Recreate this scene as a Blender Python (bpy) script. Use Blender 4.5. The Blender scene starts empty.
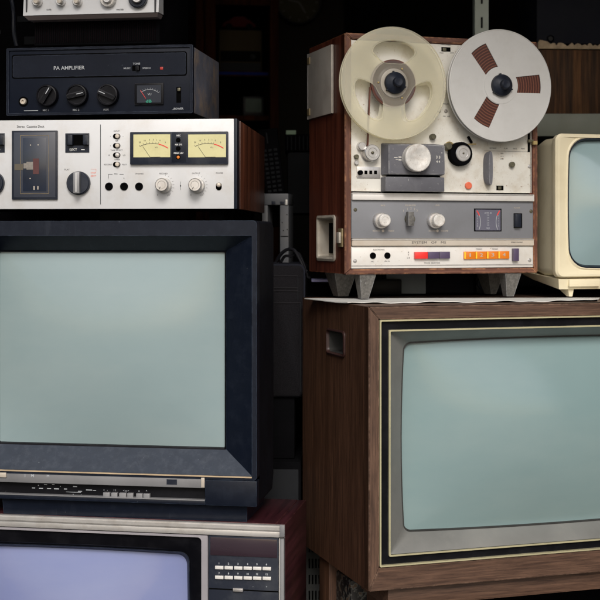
import bpy, bmesh, math, random
from mathutils import Vector, Matrix
random.seed(4)
S = bpy.context.scene
COL = S.collection
R = math.radians

# ------------------------------------------------------------------ camera
FPX, HY = 1320.0, 236.8          # focal length and horizon of the photograph (600 px frame)
cam_d = bpy.data.cameras.new('camera'); cam = bpy.data.objects.new('camera', cam_d); COL.objects.link(cam)
cam.rotation_euler = (R(90), 0, 0); cam.location = (0, 0, 0)
cam_d.sensor_width = 36; cam_d.lens = 36 * FPX / 600; cam_d.shift_y = -(300 - HY) / 600
cam_d.clip_start = 0.05; cam_d.clip_end = 2000
cam_d.dof.use_dof = True; cam_d.dof.focus_distance = 2.02; cam_d.dof.aperture_fstop = 9
S.camera = cam
# ------------------------------------------------------------------ sky and sun
SUN_EL, SUN_AZ = R(38), R(4)   # azimuth measured from straight behind the camera, towards its left
w = bpy.data.worlds.new("World"); S.world = w; w.use_nodes = True
nt = w.node_tree; bg = nt.nodes['Background']
sky = nt.nodes.new('ShaderNodeTexSky'); sky.sky_type = 'NISHITA'; sky.sun_disc = False
sky.sun_elevation = SUN_EL; sky.sun_rotation = R(180) - SUN_AZ
sky.dust_density = 3.0; sky.air_density = 1.0; sky.ozone_density = 1.0
nt.links.new(sky.outputs[0], bg.inputs[0]); bg.inputs[1].default_value = 0.095
sd = bpy.data.lights.new('sun', 'SUN'); sd.energy = 1.3; sd.angle = R(22); sd.color = (1, .985, .965)
sun = bpy.data.objects.new('sun', sd); COL.objects.link(sun)
to_sun = Vector((math.sin(SUN_AZ) * math.cos(SUN_EL), -math.cos(SUN_AZ) * math.cos(SUN_EL), math.sin(SUN_EL)))
sun.rotation_euler = to_sun.to_track_quat('Z', 'Y').to_euler()
S.view_settings.view_transform = 'Standard'; S.view_settings.look = 'None'
S.view_settings.exposure = 0.70; S.view_settings.gamma = 1
S.render.engine = 'CYCLES'

# ------------------------------------------------------------------ materials
def new_mat(name):
    m = bpy.data.materials.new(name); m.use_nodes = True
    return m, m.node_tree, m.node_tree.nodes['Principled BSDF']
def ramp(nt, src, stops):
    r = nt.nodes.new('ShaderNodeValToRGB')
    while len(r.color_ramp.elements) < len(stops): r.color_ramp.elements.new(.5)
    for e, (p, c) in zip(r.color_ramp.elements, stops):
        e.position = p; e.color = (*c, 1) if len(c) == 3 else c
    nt.links.new(src, r.inputs[0]); return r.outputs[0]
def g(v): return (v, v, v)
def noise(nt, scale, detail=6, stretch=(1, 1, 1), rough=.55, dist=0, off=(0, 0, 0)):
    tc = nt.nodes.new('ShaderNodeTexCoord'); mp = nt.nodes.new('ShaderNodeMapping')
    mp.inputs['Scale'].default_value = stretch; mp.inputs['Location'].default_value = off
    n = nt.nodes.new('ShaderNodeTexNoise'); n.inputs['Scale'].default_value = scale
    n.inputs['Detail'].default_value = detail; n.inputs['Roughness'].default_value = rough; n.inputs['Distortion'].default_value = dist
    nt.links.new(tc.outputs['Object'], mp.inputs[0]); nt.links.new(mp.outputs[0], n.inputs[0])
    return n.outputs[0]
def mix(nt, fac, a, b, mode='MIX'):
    m = nt.nodes.new('ShaderNodeMix'); m.data_type = 'RGBA'; m.blend_type = mode
    for sock, v in ((m.inputs[0], fac), (m.inputs[6], a), (m.inputs[7], b)):
        if isinstance(v, bpy.types.NodeSocket): nt.links.new(v, sock)
        elif isinstance(v, (int, float)): sock.default_value = v
        else: sock.default_value = (*v, 1)
    return m.outputs[2]
def sock2f(nt, a, b, fac):
    m = nt.nodes.new('ShaderNodeMapRange'); m.inputs[3].default_value = a; m.inputs[4].default_value = b
    nt.links.new(fac, m.inputs[0]); return m.outputs[0]
def plain(name, col, rough=.5, metal=0, var=.12, vscale=12, bump=.0, bscale=300, dirt=None, dirt_amt=.5, dscale=14,
          speck=None, speck_amt=.68, edge=None, coat=0, spec=.5, edge_r=.0012, scratch=None):
    """a solid colour with blotches, dirt, specks, scratches and rubbed edges that belong to the thing itself"""
    m, nt, p = new_mat(name)
    lo = tuple(c * (1 - var) for c in col); hi = tuple(min(1, c * (1 + var)) for c in col)
    base = ramp(nt, noise(nt, vscale, 5), [(.3, lo), (.7, hi)])
    if dirt:
        f = ramp(nt, noise(nt, dscale, 9, rough=.7, off=(3, 7, 1)), [(.48, g(0)), (.75, g(dirt_amt))])
        base = mix(nt, f, base, dirt)
    if scratch:
        f = ramp(nt, noise(nt, 60, 3, stretch=(1, 1, .08), dist=1.5, off=(1, 1, 9)), [(.66, g(0)), (.72, g(.6))])
        base = mix(nt, f, base, scratch)
    if speck:
        f = ramp(nt, noise(nt, 260, 3, off=(5, 2, 8)), [(speck_amt, g(0)), (speck_amt + .06, g(.75))])
        base = mix(nt, f, base, speck)
    if edge:
        bv = nt.nodes.new('ShaderNodeBevel'); bv.samples = 4; bv.inputs[0].default_value = edge_r
        ge = nt.nodes.new('ShaderNodeNewGeometry')
        d = nt.nodes.new('ShaderNodeVectorMath'); d.operation = 'DOT_PRODUCT'
        nt.links.new(bv.outputs[0], d.inputs[0]); nt.links.new(ge.outputs['Normal'], d.inputs[1])
        e = ramp(nt, d.outputs['Value'], [(.86, g(1)), (.985, g(0))])
        n = ramp(nt, noise(nt, 40, 6, rough=.7), [(.4, g(0)), (.6, g(.8))])
        e = mix(nt, 1.0, e, n, 'MULTIPLY')
        base = mix(nt, e, base, edge)
    nt.links.new(base, p.inputs['Base Color'])
    nt.links.new(sock2f(nt, max(0.02, rough - .1), min(1, rough + .14), noise(nt, 25, 7, rough=.65)), p.inputs['Roughness'])
    p.inputs['Metallic'].default_value = metal; p.inputs['Specular IOR Level'].default_value = spec
    if coat: p.inputs['Coat Weight'].default_value = coat; p.inputs['Coat Roughness'].default_value = .08
    if bump:
        b = nt.nodes.new('ShaderNodeBump'); b.inputs['Strength'].default_value = bump; b.inputs['Distance'].default_value = .001
        nt.links.new(noise(nt, bscale, 4), b.inputs['Height']); nt.links.new(b.outputs[0], p.inputs['Normal'])
    return m
def wood(name, dark, light, axis='z', fine=1.0, rough=.42, coat=.0, wear=None, streak=.6, spec=.4):
    m, nt, p = new_mat(name); p.inputs['Specular IOR Level'].default_value = spec
    st = {'z': (1, 1, .045), 'x': (.045, 1, 1), 'y': (1, .045, 1)}[axis]
    a = noise(nt, 95 * fine, 8, stretch=st, rough=.65, dist=.25)
    b = noise(nt, 22 * fine, 4, stretch=st, dist=.8, off=(2, 5, 3))
    base = ramp(nt, a, [(.36, dark), (.52, tuple((x + y) / 2 for x, y in zip(dark, light))), (.66, light)])
    shade = ramp(nt, b, [(.35, g(1 - streak)), (.65, g(1))])
    base = mix(nt, 1.0, base, shade, 'MULTIPLY')
    pore = ramp(nt, noise(nt, 420 * fine, 2, stretch=tuple(s if s == 1 else .06 for s in st)), [(.60, g(1)), (.68, g(.45))])
    base = mix(nt, .7, base, pore, 'MULTIPLY')
    if wear:
        bv = nt.nodes.new('ShaderNodeBevel'); bv.samples = 4; bv.inputs[0].default_value = .003
        ge = nt.nodes.new('ShaderNodeNewGeometry'); d = nt.nodes.new('ShaderNodeVectorMath'); d.operation = 'DOT_PRODUCT'
        nt.links.new(bv.outputs[0], d.inputs[0]); nt.links.new(ge.outputs['Normal'], d.inputs[1])
        e = ramp(nt, d.outputs['Value'], [(.8, g(1)), (.97, g(0))])
        n = ramp(nt, noise(nt, 55, 7, rough=.7), [(.45, g(0)), (.62, g(1))])
        base = mix(nt, mix(nt, 1.0, e, n, 'MULTIPLY'), base, wear)
    nt.links.new(base, p.inputs['Base Color'])
    nt.links.new(sock2f(nt, rough - .08, rough + .15, b), p.inputs['Roughness'])
    bp = nt.nodes.new('ShaderNodeBump'); bp.inputs['Strength'].default_value = .25; bp.inputs['Distance'].default_value = .0006
    nt.links.new(a, bp.inputs['Height']); nt.links.new(bp.outputs[0], p.inputs['Normal'])
    if coat: p.inputs['Coat Weight'].default_value = coat; p.inputs['Coat Roughness'].default_value = .2
    return m
def crt(name, col, rough=.12, spec=.3, coat=1.0, var=.05, ior=1.5):
    """phosphor seen through a thick glossy glass face"""
    m, nt, p = new_mat(name)
    lo = tuple(c * (1 - var) for c in col); hi = tuple(c * (1 + var) for c in col)
    base = ramp(nt, noise(nt, 5, 4, rough=.6), [(.3, lo), (.7, hi)])
    dust = ramp(nt, noise(nt, 3.5, 9, rough=.62, stretch=(.6, 1, 1.5), off=(4, 4, 2)), [(.42, g(0)), (.8, g(.12))])
    base = mix(nt, dust, base, (.62, .62, .55))
    nt.links.new(base, p.inputs['Base Color'])
    p.inputs['Roughness'].default_value = .55; p.inputs['Specular IOR Level'].default_value = spec
    p.inputs['Coat Weight'].default_value = coat; p.inputs['Coat IOR'].default_value = ior
    nt.links.new(sock2f(nt, rough * .5, rough * 1.8, noise(nt, 18, 7, rough=.7)), p.inputs['Coat Roughness'])
    return m
def translucent(name, col, opac):
    m, nt, p = new_mat(name)
    out = nt.nodes['Material Output']; tr = nt.nodes.new('ShaderNodeBsdfTransparent'); mx = nt.nodes.new('ShaderNodeMixShader')
    tr.inputs[0].default_value = (1, .98, .9, 1)
    base = ramp(nt, noise(nt, 20, 6), [(.3, tuple(c * .9 for c in col)), (.7, col)])
    nt.links.new(base, p.inputs['Base Color']); p.inputs['Roughness'].default_value = .35
    mx.inputs[0].default_value = opac
    nt.links.new(tr.outputs[0], mx.inputs[1]); nt.links.new(p.outputs[0], mx.inputs[2]); nt.links.new(mx.outputs[0], out.inputs[0])
    return m
M = {}
M['navy_plastic'] = plain('navy_plastic', (.0048, .0074, .0150), .36, spec=.25, scratch=(.016, .02, .03), var=.12, vscale=5, dirt=(.022, .028, .042), dirt_amt=.35, dscale=55, speck=(.4, .42, .45), speck_amt=.76, edge=(.07, .1, .15), bump=.12, bscale=900)
M['lit_dusty_plastic'] = plain('lit_dusty_plastic', (.030, .038, .053), .45, spec=.35, var=.08, vscale=60, dirt=(.075, .085, .105), dirt_amt=.5, dscale=90, speck=(.4, .42, .45), speck_amt=.74, bump=.1, bscale=900)  # paler navy with dust: the bevel's light from above is in the colour
M['navy_shell'] = plain('navy_shell', (.002, .003, .006), .6, spec=.15, var=.3, dirt=(.008, .01, .015), dirt_amt=.5)
M['black_plastic'] = plain('black_plastic', (.003, .003, .0045), .42, spec=.15, var=.2, dirt=(.02, .02, .024), dirt_amt=.4, dscale=25, speck=(.3, .3, .3), speck_amt=.76, edge=(.08, .08, .09))
M['handle_brown'] = plain('handle_brown', (.03, .012, .010), .45, var=.2)
M['gasket'] = plain('gasket', (.035, .035, .033), .7, spec=.2)
M['matt_black'] = plain('matt_black', (.0028, .0028, .0034), .95, spec=.04, var=.3)
M['hole'] = plain('hole', (.0015, .0015, .0015), .95, spec=.05, var=.2)
M['amp_face'] = plain('amp_face', (.0048, .0074, .0155), .45, spec=.16, var=.18, vscale=8, dirt=(.016, .022, .036), dirt_amt=.3, dscale=18, speck=(.3, .32, .36), speck_amt=.76, edge=(.1, .12, .16), bump=.15, bscale=1200)
M['amp_side'] = plain('amp_side', (.11, .115, .145), .6, var=.35, vscale=18, dirt=(.36, .25, .15), dirt_amt=.9, dscale=22, speck=(.35, .27, .18), speck_amt=.66, scratch=(.2, .17, .14), edge=(.2, .16, .12))
M['silver_face'] = plain('silver_face', (.60, .605, .61), .42, metal=.15, var=.05, vscale=6, dirt=(.44, .39, .32), dirt_amt=.45, dscale=16, speck=(.35, .27, .18), speck_amt=.74, bump=.05, bscale=700)
M['cream_paint'] = plain('cream_paint', (.72, .705, .645), .5, metal=.0, var=.06, vscale=9, dirt=(.40, .31, .19), dirt_amt=.62, dscale=22, speck=(.26, .16, .08), speck_amt=.645, bump=.06, bscale=500)
M['white_metal'] = plain('white_metal', (.72, .7, .66), .42, metal=.2, var=.05, vscale=8, dirt=(.45, .36, .25), dirt_amt=.35, dscale=20, speck=(.25, .16, .08), speck_amt=.685)
M['tan_metal'] = plain('tan_metal', (.56, .5, .42), .42, metal=.3, var=.1, vscale=10, dirt=(.4, .3, .2), dirt_amt=.5, dscale=16, speck=(.2, .14, .1), speck_amt=.72)
M['grey_panel'] = plain('grey_panel', (.19, .195, .21), .5, metal=.1, var=.08, vscale=7, dirt=(.12, .12, .12), dirt_amt=.4, speck=(.35, .35, .35), speck_amt=.74)
M['grey_cover'] = plain('grey_cover', (.105, .105, .12), .55, var=.15, dirt=(.2, .2, .21), dirt_amt=.5, speck=(.55, .55, .52), speck_amt=.68, edge=(.5, .5, .5), edge_r=.0015)
M['hammered_grey'] = plain('hammered_grey', (.13, .125, .115), .55, metal=.2, var=.35, vscale=260, speck=(.4, .4, .4), speck_amt=.68, edge=(.5, .52, .55), edge_r=.0015, bump=.4, bscale=500)
M['silver_metal'] = plain('silver_metal', (.62, .6, .58), .32, metal=.75, var=.12, vscale=40, dirt=(.35, .28, .2), dirt_amt=.4, dscale=60)
M['worn_aluminium'] = plain('worn_aluminium', (.7, .68, .64), .5, metal=.25, var=.16, vscale=110, dirt=(.4, .32, .25), dirt_amt=.6, dscale=90, speck=(.25, .2, .15), speck_amt=.66, bump=.3, bscale=500)
M['bezel_metal'] = plain('bezel_metal', (.25, .25, .235), .36, metal=.45, var=.12, vscale=10, dirt=(.34, .33, .3), dirt_amt=.5, dscale=18, bump=.05)
M['trim_silver'] = plain('trim_silver', (.55, .53, .5), .35, metal=.55, var=.12, vscale=9, dirt=(.3, .25, .2), dirt_amt=.5, dscale=30, speck=(.12, .1, .08), speck_amt=.72)
M['frame_silver'] = plain('frame_silver', (.36, .34, .36), .4, metal=.3, var=.1)
M['dull_silver'] = plain('dull_silver', (.23, .23, .235), .42, metal=.35, var=.12, dirt=(.3, .3, .3), dirt_amt=.4)
M['gold_trim'] = plain('gold_trim', (.6, .55, .34), .35, metal=.45, var=.12, vscale=20)
M['copper_line'] = plain('copper_line', (.6, .46, .3), .35, metal=.4, var=.15, vscale=25)
M['reel_metal'] = plain('reel_metal', (.58, .575, .555), .5, metal=.1, var=.05, vscale=12, dirt=(.42, .4, .36), dirt_amt=.35, dscale=18, speck=(.35, .3, .25), speck_amt=.75)
M['reel_plastic'] = translucent('reel_plastic', (.80, .785, .69), .28)
M['hub_plastic'] = translucent('hub_plastic', (.16, .15, .155), .42)
M['rubber_cap'] = plain('rubber_cap', (.010, .013, .022), .4, spec=.3, var=.2, dirt=(.05, .06, .08), dirt_amt=.5, dscale=80)
M['plate_steel'] = plain('plate_steel', (.36, .33, .29), .48, metal=.1, var=.14, vscale=20, dirt=(.2, .15, .11), dirt_amt=.5, speck=(.6, .58, .55), speck_amt=.73, scratch=(.4, .38, .36), bump=.05)
M['putty_metal'] = plain('putty_metal', (.36, .33, .28), .5, metal=.2, var=.1, vscale=50, dirt=(.25, .2, .14), dirt_amt=.6, dscale=60, bump=.2, bscale=500)
M['brass'] = plain('brass', (.5, .38, .17), .4, metal=.7, var=.2, vscale=60)
M['old_brass'] = plain('old_brass', (.22, .17, .09), .5, metal=.4, var=.3, vscale=90)
M['old_bolt'] = plain('old_bolt', (.13, .12, .08), .45, metal=.6, var=.3, vscale=100)
M['red_plastic'] = plain('red_plastic', (.72, .03, .025), .35, var=.08, coat=.3)
M['orange_plastic'] = plain('orange_plastic', (.68, .18, .01), .35, var=.06, coat=.3)
M['orange_edge'] = plain('orange_edge', (.95, .55, .03), .4, var=.05)
M['salmon_plastic'] = plain('salmon_plastic', (.75, .16, .08), .45, var=.1)
M['purple_plastic'] = plain('purple_plastic', (.075, .055, .105), .4, var=.12, edge=(.3, .28, .32), edge_r=.0008)
M['meter_yellow'] = plain('meter_yellow', (.62, .58, .30), .55, var=.05, dirt=(.42, .36, .16), dirt_amt=.4, dscale=50, coat=.3)
M['meter_grey'] = plain('meter_grey', (.12, .12, .16), .35, var=.06, coat=.6)
M['meter_dark'] = plain('meter_dark', (.018, .022, .033), .4, spec=.3, var=.1)
M['ink'] = plain('ink', (.03, .03, .035), .6, var=.2)
M['ink_red'] = plain('ink_red', (.75, .05, .04), .6, var=.1)
M['ink_green'] = plain('ink_green', (.02, .35, .22), .5, var=.1)
M['ink_pale'] = plain('ink_pale', (.42, .44, .46), .6, var=.15)
M['ink_white'] = plain('ink_white', (.75, .75, .72), .5, var=.05)
M['cassette_glass'] = plain('cassette_glass', (.035, .04, .055), .3, var=.12, coat=.2)
M['cassette_well'] = plain('cassette_well', (.008, .014, .03), .3, var=.3, vscale=30, coat=.4)
M['slate_plastic'] = plain('slate_plastic', (.011, .0145, .025), .42, spec=.28, var=.1, dirt=(.09, .095, .1), dirt_amt=.4, edge=(.15, .16, .18))
M['rust_red'] = plain('rust_red', (.075, .018, .017), .5, var=.15)
M['oxide_tape'] = plain('oxide_tape', (.12, .032, .017), .4, var=.25, vscale=40)
M['glass_teal'] = crt('glass_teal', (.228, .303, .310), var=.03)
M['glass_teal_wood'] = crt('glass_teal_wood', (.185, .272, .275), var=.03)
M['glass_small'] = crt('glass_small', (.24, .345, .36), rough=.08, ior=1.8)
M['glass_sky_blue'] = crt('glass_sky_blue', (.165, .195, .37), rough=.06, coat=.7, ior=1.45, var=.03)  # blue of the reflected sky put into the screen's base colour
M['ivory_plastic'] = plain('ivory_plastic', (.76, .68, .48), .38, var=.06, vscale=5, dirt=(.45, .34, .18), dirt_amt=.25, speck=(.25, .18, .1), speck_amt=.76)
M['ivory_dull'] = plain('ivory_dull', (.55, .49, .34), .5, var=.08, vscale=6, dirt=(.28, .22, .12), dirt_amt=.4, speck=(.1, .08, .05), speck_amt=.77)
M['paper'] = plain('paper', (.6, .6, .57), .7, var=.12, vscale=20, dirt=(.3, .25, .18), dirt_amt=.5, dscale=12)
M['upright_paint'] = plain('upright_paint', (.42, .47, .42), .5, var=.06, dirt=(.25, .24, .18), dirt_amt=.4)
M['cardboard'] = plain('cardboard', (.42, .32, .21), .9, var=.3, vscale=60, bump=.5, bscale=300)
M['cloth_grille'] = plain('cloth_grille', (.009, .0085, .010), .95, spec=.1, var=.5, vscale=500, bump=.5, bscale=800)
M['sage_steel'] = plain('sage_steel', (.2, .225, .185), .5, var=.08, dirt=(.18, .17, .12), dirt_amt=.4)
M['grey_steel'] = plain('grey_steel', (.085, .09, .1), .5, var=.12, dirt=(.13, .12, .1), dirt_amt=.5)
M['slate_box'] = plain('slate_box', (.17, .2, .235), .55, var=.06)
M['dim_steel'] = plain('dim_steel', (.045, .048, .048), .6, var=.15, dirt=(.04, .03, .02), dirt_amt=.5)
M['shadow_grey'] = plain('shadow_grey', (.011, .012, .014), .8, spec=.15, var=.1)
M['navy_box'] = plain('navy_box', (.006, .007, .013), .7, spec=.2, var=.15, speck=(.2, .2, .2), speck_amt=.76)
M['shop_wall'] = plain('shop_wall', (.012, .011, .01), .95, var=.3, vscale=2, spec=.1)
M['shop_floor'] = plain('shop_floor', (.02, .018, .017), .9, var=.3, vscale=3, spec=.1)
M['asphalt'] = plain('asphalt', (.09, .088, .085), .9, var=.3, vscale=3)
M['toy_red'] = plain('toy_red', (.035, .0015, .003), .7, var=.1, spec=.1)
M['blue_edge'] = plain('blue_edge', (.006, .014, .09), .8, spec=.02, var=.1)
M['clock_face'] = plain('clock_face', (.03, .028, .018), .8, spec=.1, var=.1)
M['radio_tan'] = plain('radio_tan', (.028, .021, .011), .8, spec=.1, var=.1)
M['lilac'] = plain('lilac', (.45, .45, .8), .5, var=.1)
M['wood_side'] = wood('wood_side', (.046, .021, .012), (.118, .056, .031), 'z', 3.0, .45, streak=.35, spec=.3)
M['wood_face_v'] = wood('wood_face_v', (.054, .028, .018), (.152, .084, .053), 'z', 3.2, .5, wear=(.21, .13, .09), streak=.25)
M['wood_face_h'] = wood('wood_face_h', (.054, .028, .018), (.152, .084, .053), 'x', 3.2, .5, wear=(.21, .13, .09), streak=.25)
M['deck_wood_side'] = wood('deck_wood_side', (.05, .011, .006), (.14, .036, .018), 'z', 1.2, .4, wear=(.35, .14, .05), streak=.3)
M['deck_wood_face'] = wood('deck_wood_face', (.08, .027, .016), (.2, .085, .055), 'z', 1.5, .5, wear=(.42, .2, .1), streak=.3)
M['deck_wood_face_h'] = wood('deck_wood_face_h', (.085, .03, .017), (.2, .085, .055), 'x', 1.5, .5, wear=(.42, .2, .1), streak=.3)
M['rosewood'] = wood('rosewood', (.04, .011, .006), (.27, .085, .04), 'z', .8, .35, streak=.7)
M['burgundy_wood'] = wood('burgundy_wood', (.03, .008, .011), (.075, .02, .026), 'y', .8, .3, coat=.3, streak=.4, wear=(.2, .07, .06))
M['walnut_panel'] = wood('walnut_panel', (.035, .015, .007), (.17, .078, .03), 'z', 1.6, .5, spec=.15)
M['cabinet_wood'] = wood('cabinet_wood', (.016, .004, .002), (.055, .015, .006), 'z', .5, .7, spec=.04)

# ------------------------------------------------------------------ mesh helpers
class MB:
    def __init__(s): s.bm = bmesh.new()
    def box(s, x0, x1, y0, y1, z0, z1, bev=0, seg=2):
        x0, x1 = min(x0, x1), max(x0, x1); y0, y1 = min(y0, y1), max(y0, y1); z0, z1 = min(z0, z1), max(z0, z1)
        r = bmesh.ops.create_cube(s.bm, size=1)
        for v in r['verts']: v.co = Vector(((x0 + x1) / 2 + v.co.x * (x1 - x0), (y0 + y1) / 2 + v.co.y * (y1 - y0), (z0 + z1) / 2 + v.co.z * (z1 - z0)))
        if bev:
            es = {e for v in r['verts'] for e in v.link_edges}
            bmesh.ops.bevel(s.bm, geom=list(es), offset=bev, segments=seg, affect='EDGES', profile=.6)
        return s
    def loft(s, loops, cap0=False, cap1=False, close=True):
        vs = [[s.bm.verts.new(p) for p in lp] for lp in loops]
        n = len(vs[0])
        for a, b in zip(vs, vs[1:]):
            for i in range(n if close else n - 1):
                j = (i + 1) % n
                s.bm.faces.new((a[i], a[j], b[j], b[i]))
        if cap0: s.bm.faces.new(vs[0][::-1])
        if cap1: s.bm.faces.new(vs[-1])
        return s
    def lathe(s, cx, cz, prof, n=40, wob=0):
        """profile of (radius, y) from front centre outwards and back, about the local y axis"""
        loops = []
        for r, y in prof:
            loops.append([(cx + max(r, 1e-5) * math.cos(t) * (1 + (wob if i % 2 else 0)), y, cz + max(r, 1e-5) * math.sin(t) * (1 + (wob if i % 2 else 0)))
                          for i, t in enumerate([2 * math.pi * k / n for k in range(n)])])
        return s.loft(loops)
    def prism(s, pts, y0, y1, bev=0):
        """polygon in the xz plane extruded along y"""
        a = [s.bm.verts.new((x, y0, z)) for x, z in pts]; b = [s.bm.verts.new((x, y1, z)) for x, z in pts]
        fs = [s.bm.faces.new(a), s.bm.faces.new(b[::-1])]
        n = len(pts)
        for i in range(n): fs.append(s.bm.faces.new((a[i], b[i], b[(i + 1) % n], a[(i + 1) % n])))
        if bev:
            es = {e for f in fs for e in f.edges}
            bmesh.ops.bevel(s.bm, geom=list(es), offset=bev, segments=2, affect='EDGES')
        return s
    def hexa(s, p):
        """eight corners: four of one end, four of the other, same order"""
        v = [s.bm.verts.new(q) for q in p]
        for f in ((0, 1, 2, 3), (7, 6, 5, 4), (0, 4, 5, 1), (1, 5, 6, 2), (2, 6, 7, 3), (3, 7, 4, 0)): s.bm.faces.new([v[i] for i in f])
        return s
    def tube(s, pts, r, n=8):
        loops = []
        for i, p in enumerate(pts):
            p = Vector(p); t = (Vector(pts[min(i + 1, len(pts) - 1)]) - Vector(pts[max(i - 1, 0)])).normalized()
            u = t.cross(Vector((0.13, .3, .94))).normalized(); v = t.cross(u)
            loops.append([p + r * (math.cos(k * 2 * math.pi / n) * u + math.sin(k * 2 * math.pi / n) * v) for k in range(n)])
        return s.loft(loops, True, True)
    def mesh(s, me, mat):
        t = bmesh.new(); t.from_mesh(me); t.transform(mat); tmp = bpy.data.meshes.new('t'); t.to_mesh(tmp); t.free()
        s.bm.from_mesh(tmp); bpy.data.meshes.remove(tmp); return s
    def build(s, name, mat, parent=None, ang=35, **props):
        bmesh.ops.recalc_face_normals(s.bm, faces=s.bm.faces)
        me = bpy.data.meshes.new(name); s.bm.to_mesh(me); s.bm.free()
        me.materials.append(M[mat] if isinstance(mat, str) else mat)
        for p in me.polygons: p.use_smooth = True
        me.set_sharp_from_angle(angle=R(ang))
        o = bpy.data.objects.new(name, me); COL.objects.link(o)
        if parent: o.parent = parent
        for k, v in props.items(): o[k] = v
        return o
class Words:
    """printed marks: every word or mark becomes a part of its own"""
    def __init__(s): s.l = []
    def _n(s): m = MB(); s.l.append(m); return m
    def box(s, *a, **k): return s._n().box(*a, **k)
    def mesh(s, *a): return s._n().mesh(*a)
    def lathe(s, *a, **k): return s._n().lathe(*a, **k)
    def prism(s, *a, **k): return s._n().prism(*a, **k)
    def build(s, name, mat, parent): return [m.build(name, mat, parent) for m in s.l]
def rr(x0, x1, z0, z1, r, y, n=6, bulge=0, scale=1):
    """rounded rectangle loop in the xz plane; bulge bows each side outwards"""
    x0, x1 = min(x0, x1), max(x0, x1); z0, z1 = min(z0, z1), max(z0, z1)
    r = min(r, (x1 - x0) / 2 - 1e-5, (z1 - z0) / 2 - 1e-5); pts = []
    cs = [(x1 - r, z1 - r, 0), (x0 + r, z1 - r, 90), (x0 + r, z0 + r, 180), (x1 - r, z0 + r, 270)]
    for i, (cx, cz, a0) in enumerate(cs):
        for k in range(n + 1):
            a = R(a0 + 90 * k / n); pts.append([cx + r * math.cos(a), cz + r * math.sin(a)])
        nx, nz, b0 = cs[(i + 1) % 4]; b0 = R(b0)
        e0 = pts[-1]; e1 = [nx + r * math.cos(b0), nz + r * math.sin(b0)]
        for k in range(1, 8):
            t = k / 8; pts.append([e0[0] + (e1[0] - e0[0]) * t, e0[1] + (e1[1] - e0[1]) * t])
    mx, mz, hx, hz = (x0 + x1) / 2, (z0 + z1) / 2, (x1 - x0) / 2, (z1 - z0) / 2
    out = []
    for x, z in pts:
        u, v = (x - mx) / hx, (z - mz) / hz
        if bulge: x += bulge * u * (1 - v * v); z += bulge * v * (1 - u * u)
        out.append((mx + (x - mx) * scale, y, mz + (z - mz) * scale))
    return out
def screen_loops(x0, x1, z0, z1, r, y, dome, bulge=0):
    mx, mz, hx, hz = (x0 + x1) / 2, (z0 + z1) / 2, abs(x1 - x0) / 2, abs(z1 - z0) / 2
    out = []
    for i in range(27):
        sc = 1 - i / 27
        out.append([(x, y - dome * max(0, 1 - ((x - mx) / hx) ** 2) * max(0, 1 - ((z - mz) / hz) ** 2), z) for x, _, z in rr(x0, x1, z0, z1, r, y, bulge=bulge * sc, scale=sc)])
    return out
def dg_mesh(cu):
    o = bpy.data.objects.new('tmp', cu); COL.objects.link(o)
    dg = bpy.context.evaluated_depsgraph_get()
    me = bpy.data.meshes.new_from_object(o.evaluated_get(dg)); bpy.data.objects.remove(o); bpy.data.curves.remove(cu)
    return me
def plate_mesh(splines, th, bev=0):
    """flat plate with holes, lying in xy, thickness th"""
    cu = bpy.data.curves.new('t', 'CURVE'); cu.dimensions = '2D'; cu.fill_mode = 'BOTH'; cu.extrude = th / 2 - bev; cu.bevel_depth = bev; cu.bevel_resolution = 1
    for sp in splines:
        s = cu.splines.new('POLY'); s.points.add(len(sp) - 1); s.use_cyclic_u = True
        for p, (x, y) in zip(s.points, sp): p.co = (x, y, 0, 1)
    return dg_mesh(cu)
TO_FRONT = Matrix(((1, 0, 0, 0), (0, 0, -1, 0), (0, 1, 0, 0), (0, 0, 0, 1)))   # xy -> xz, thickness along y
def text_mesh(body, h, bold=0, space=1.0):
    cu = bpy.data.curves.new('t', 'FONT'); cu.body = body; cu.size = h / .73; cu.align_x = 'CENTER'; cu.align_y = 'CENTER'
    cu.offset = bold; cu.extrude = .00008; cu.space_character = space; cu.resolution_u = 2
    return dg_mesh(cu)

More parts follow.
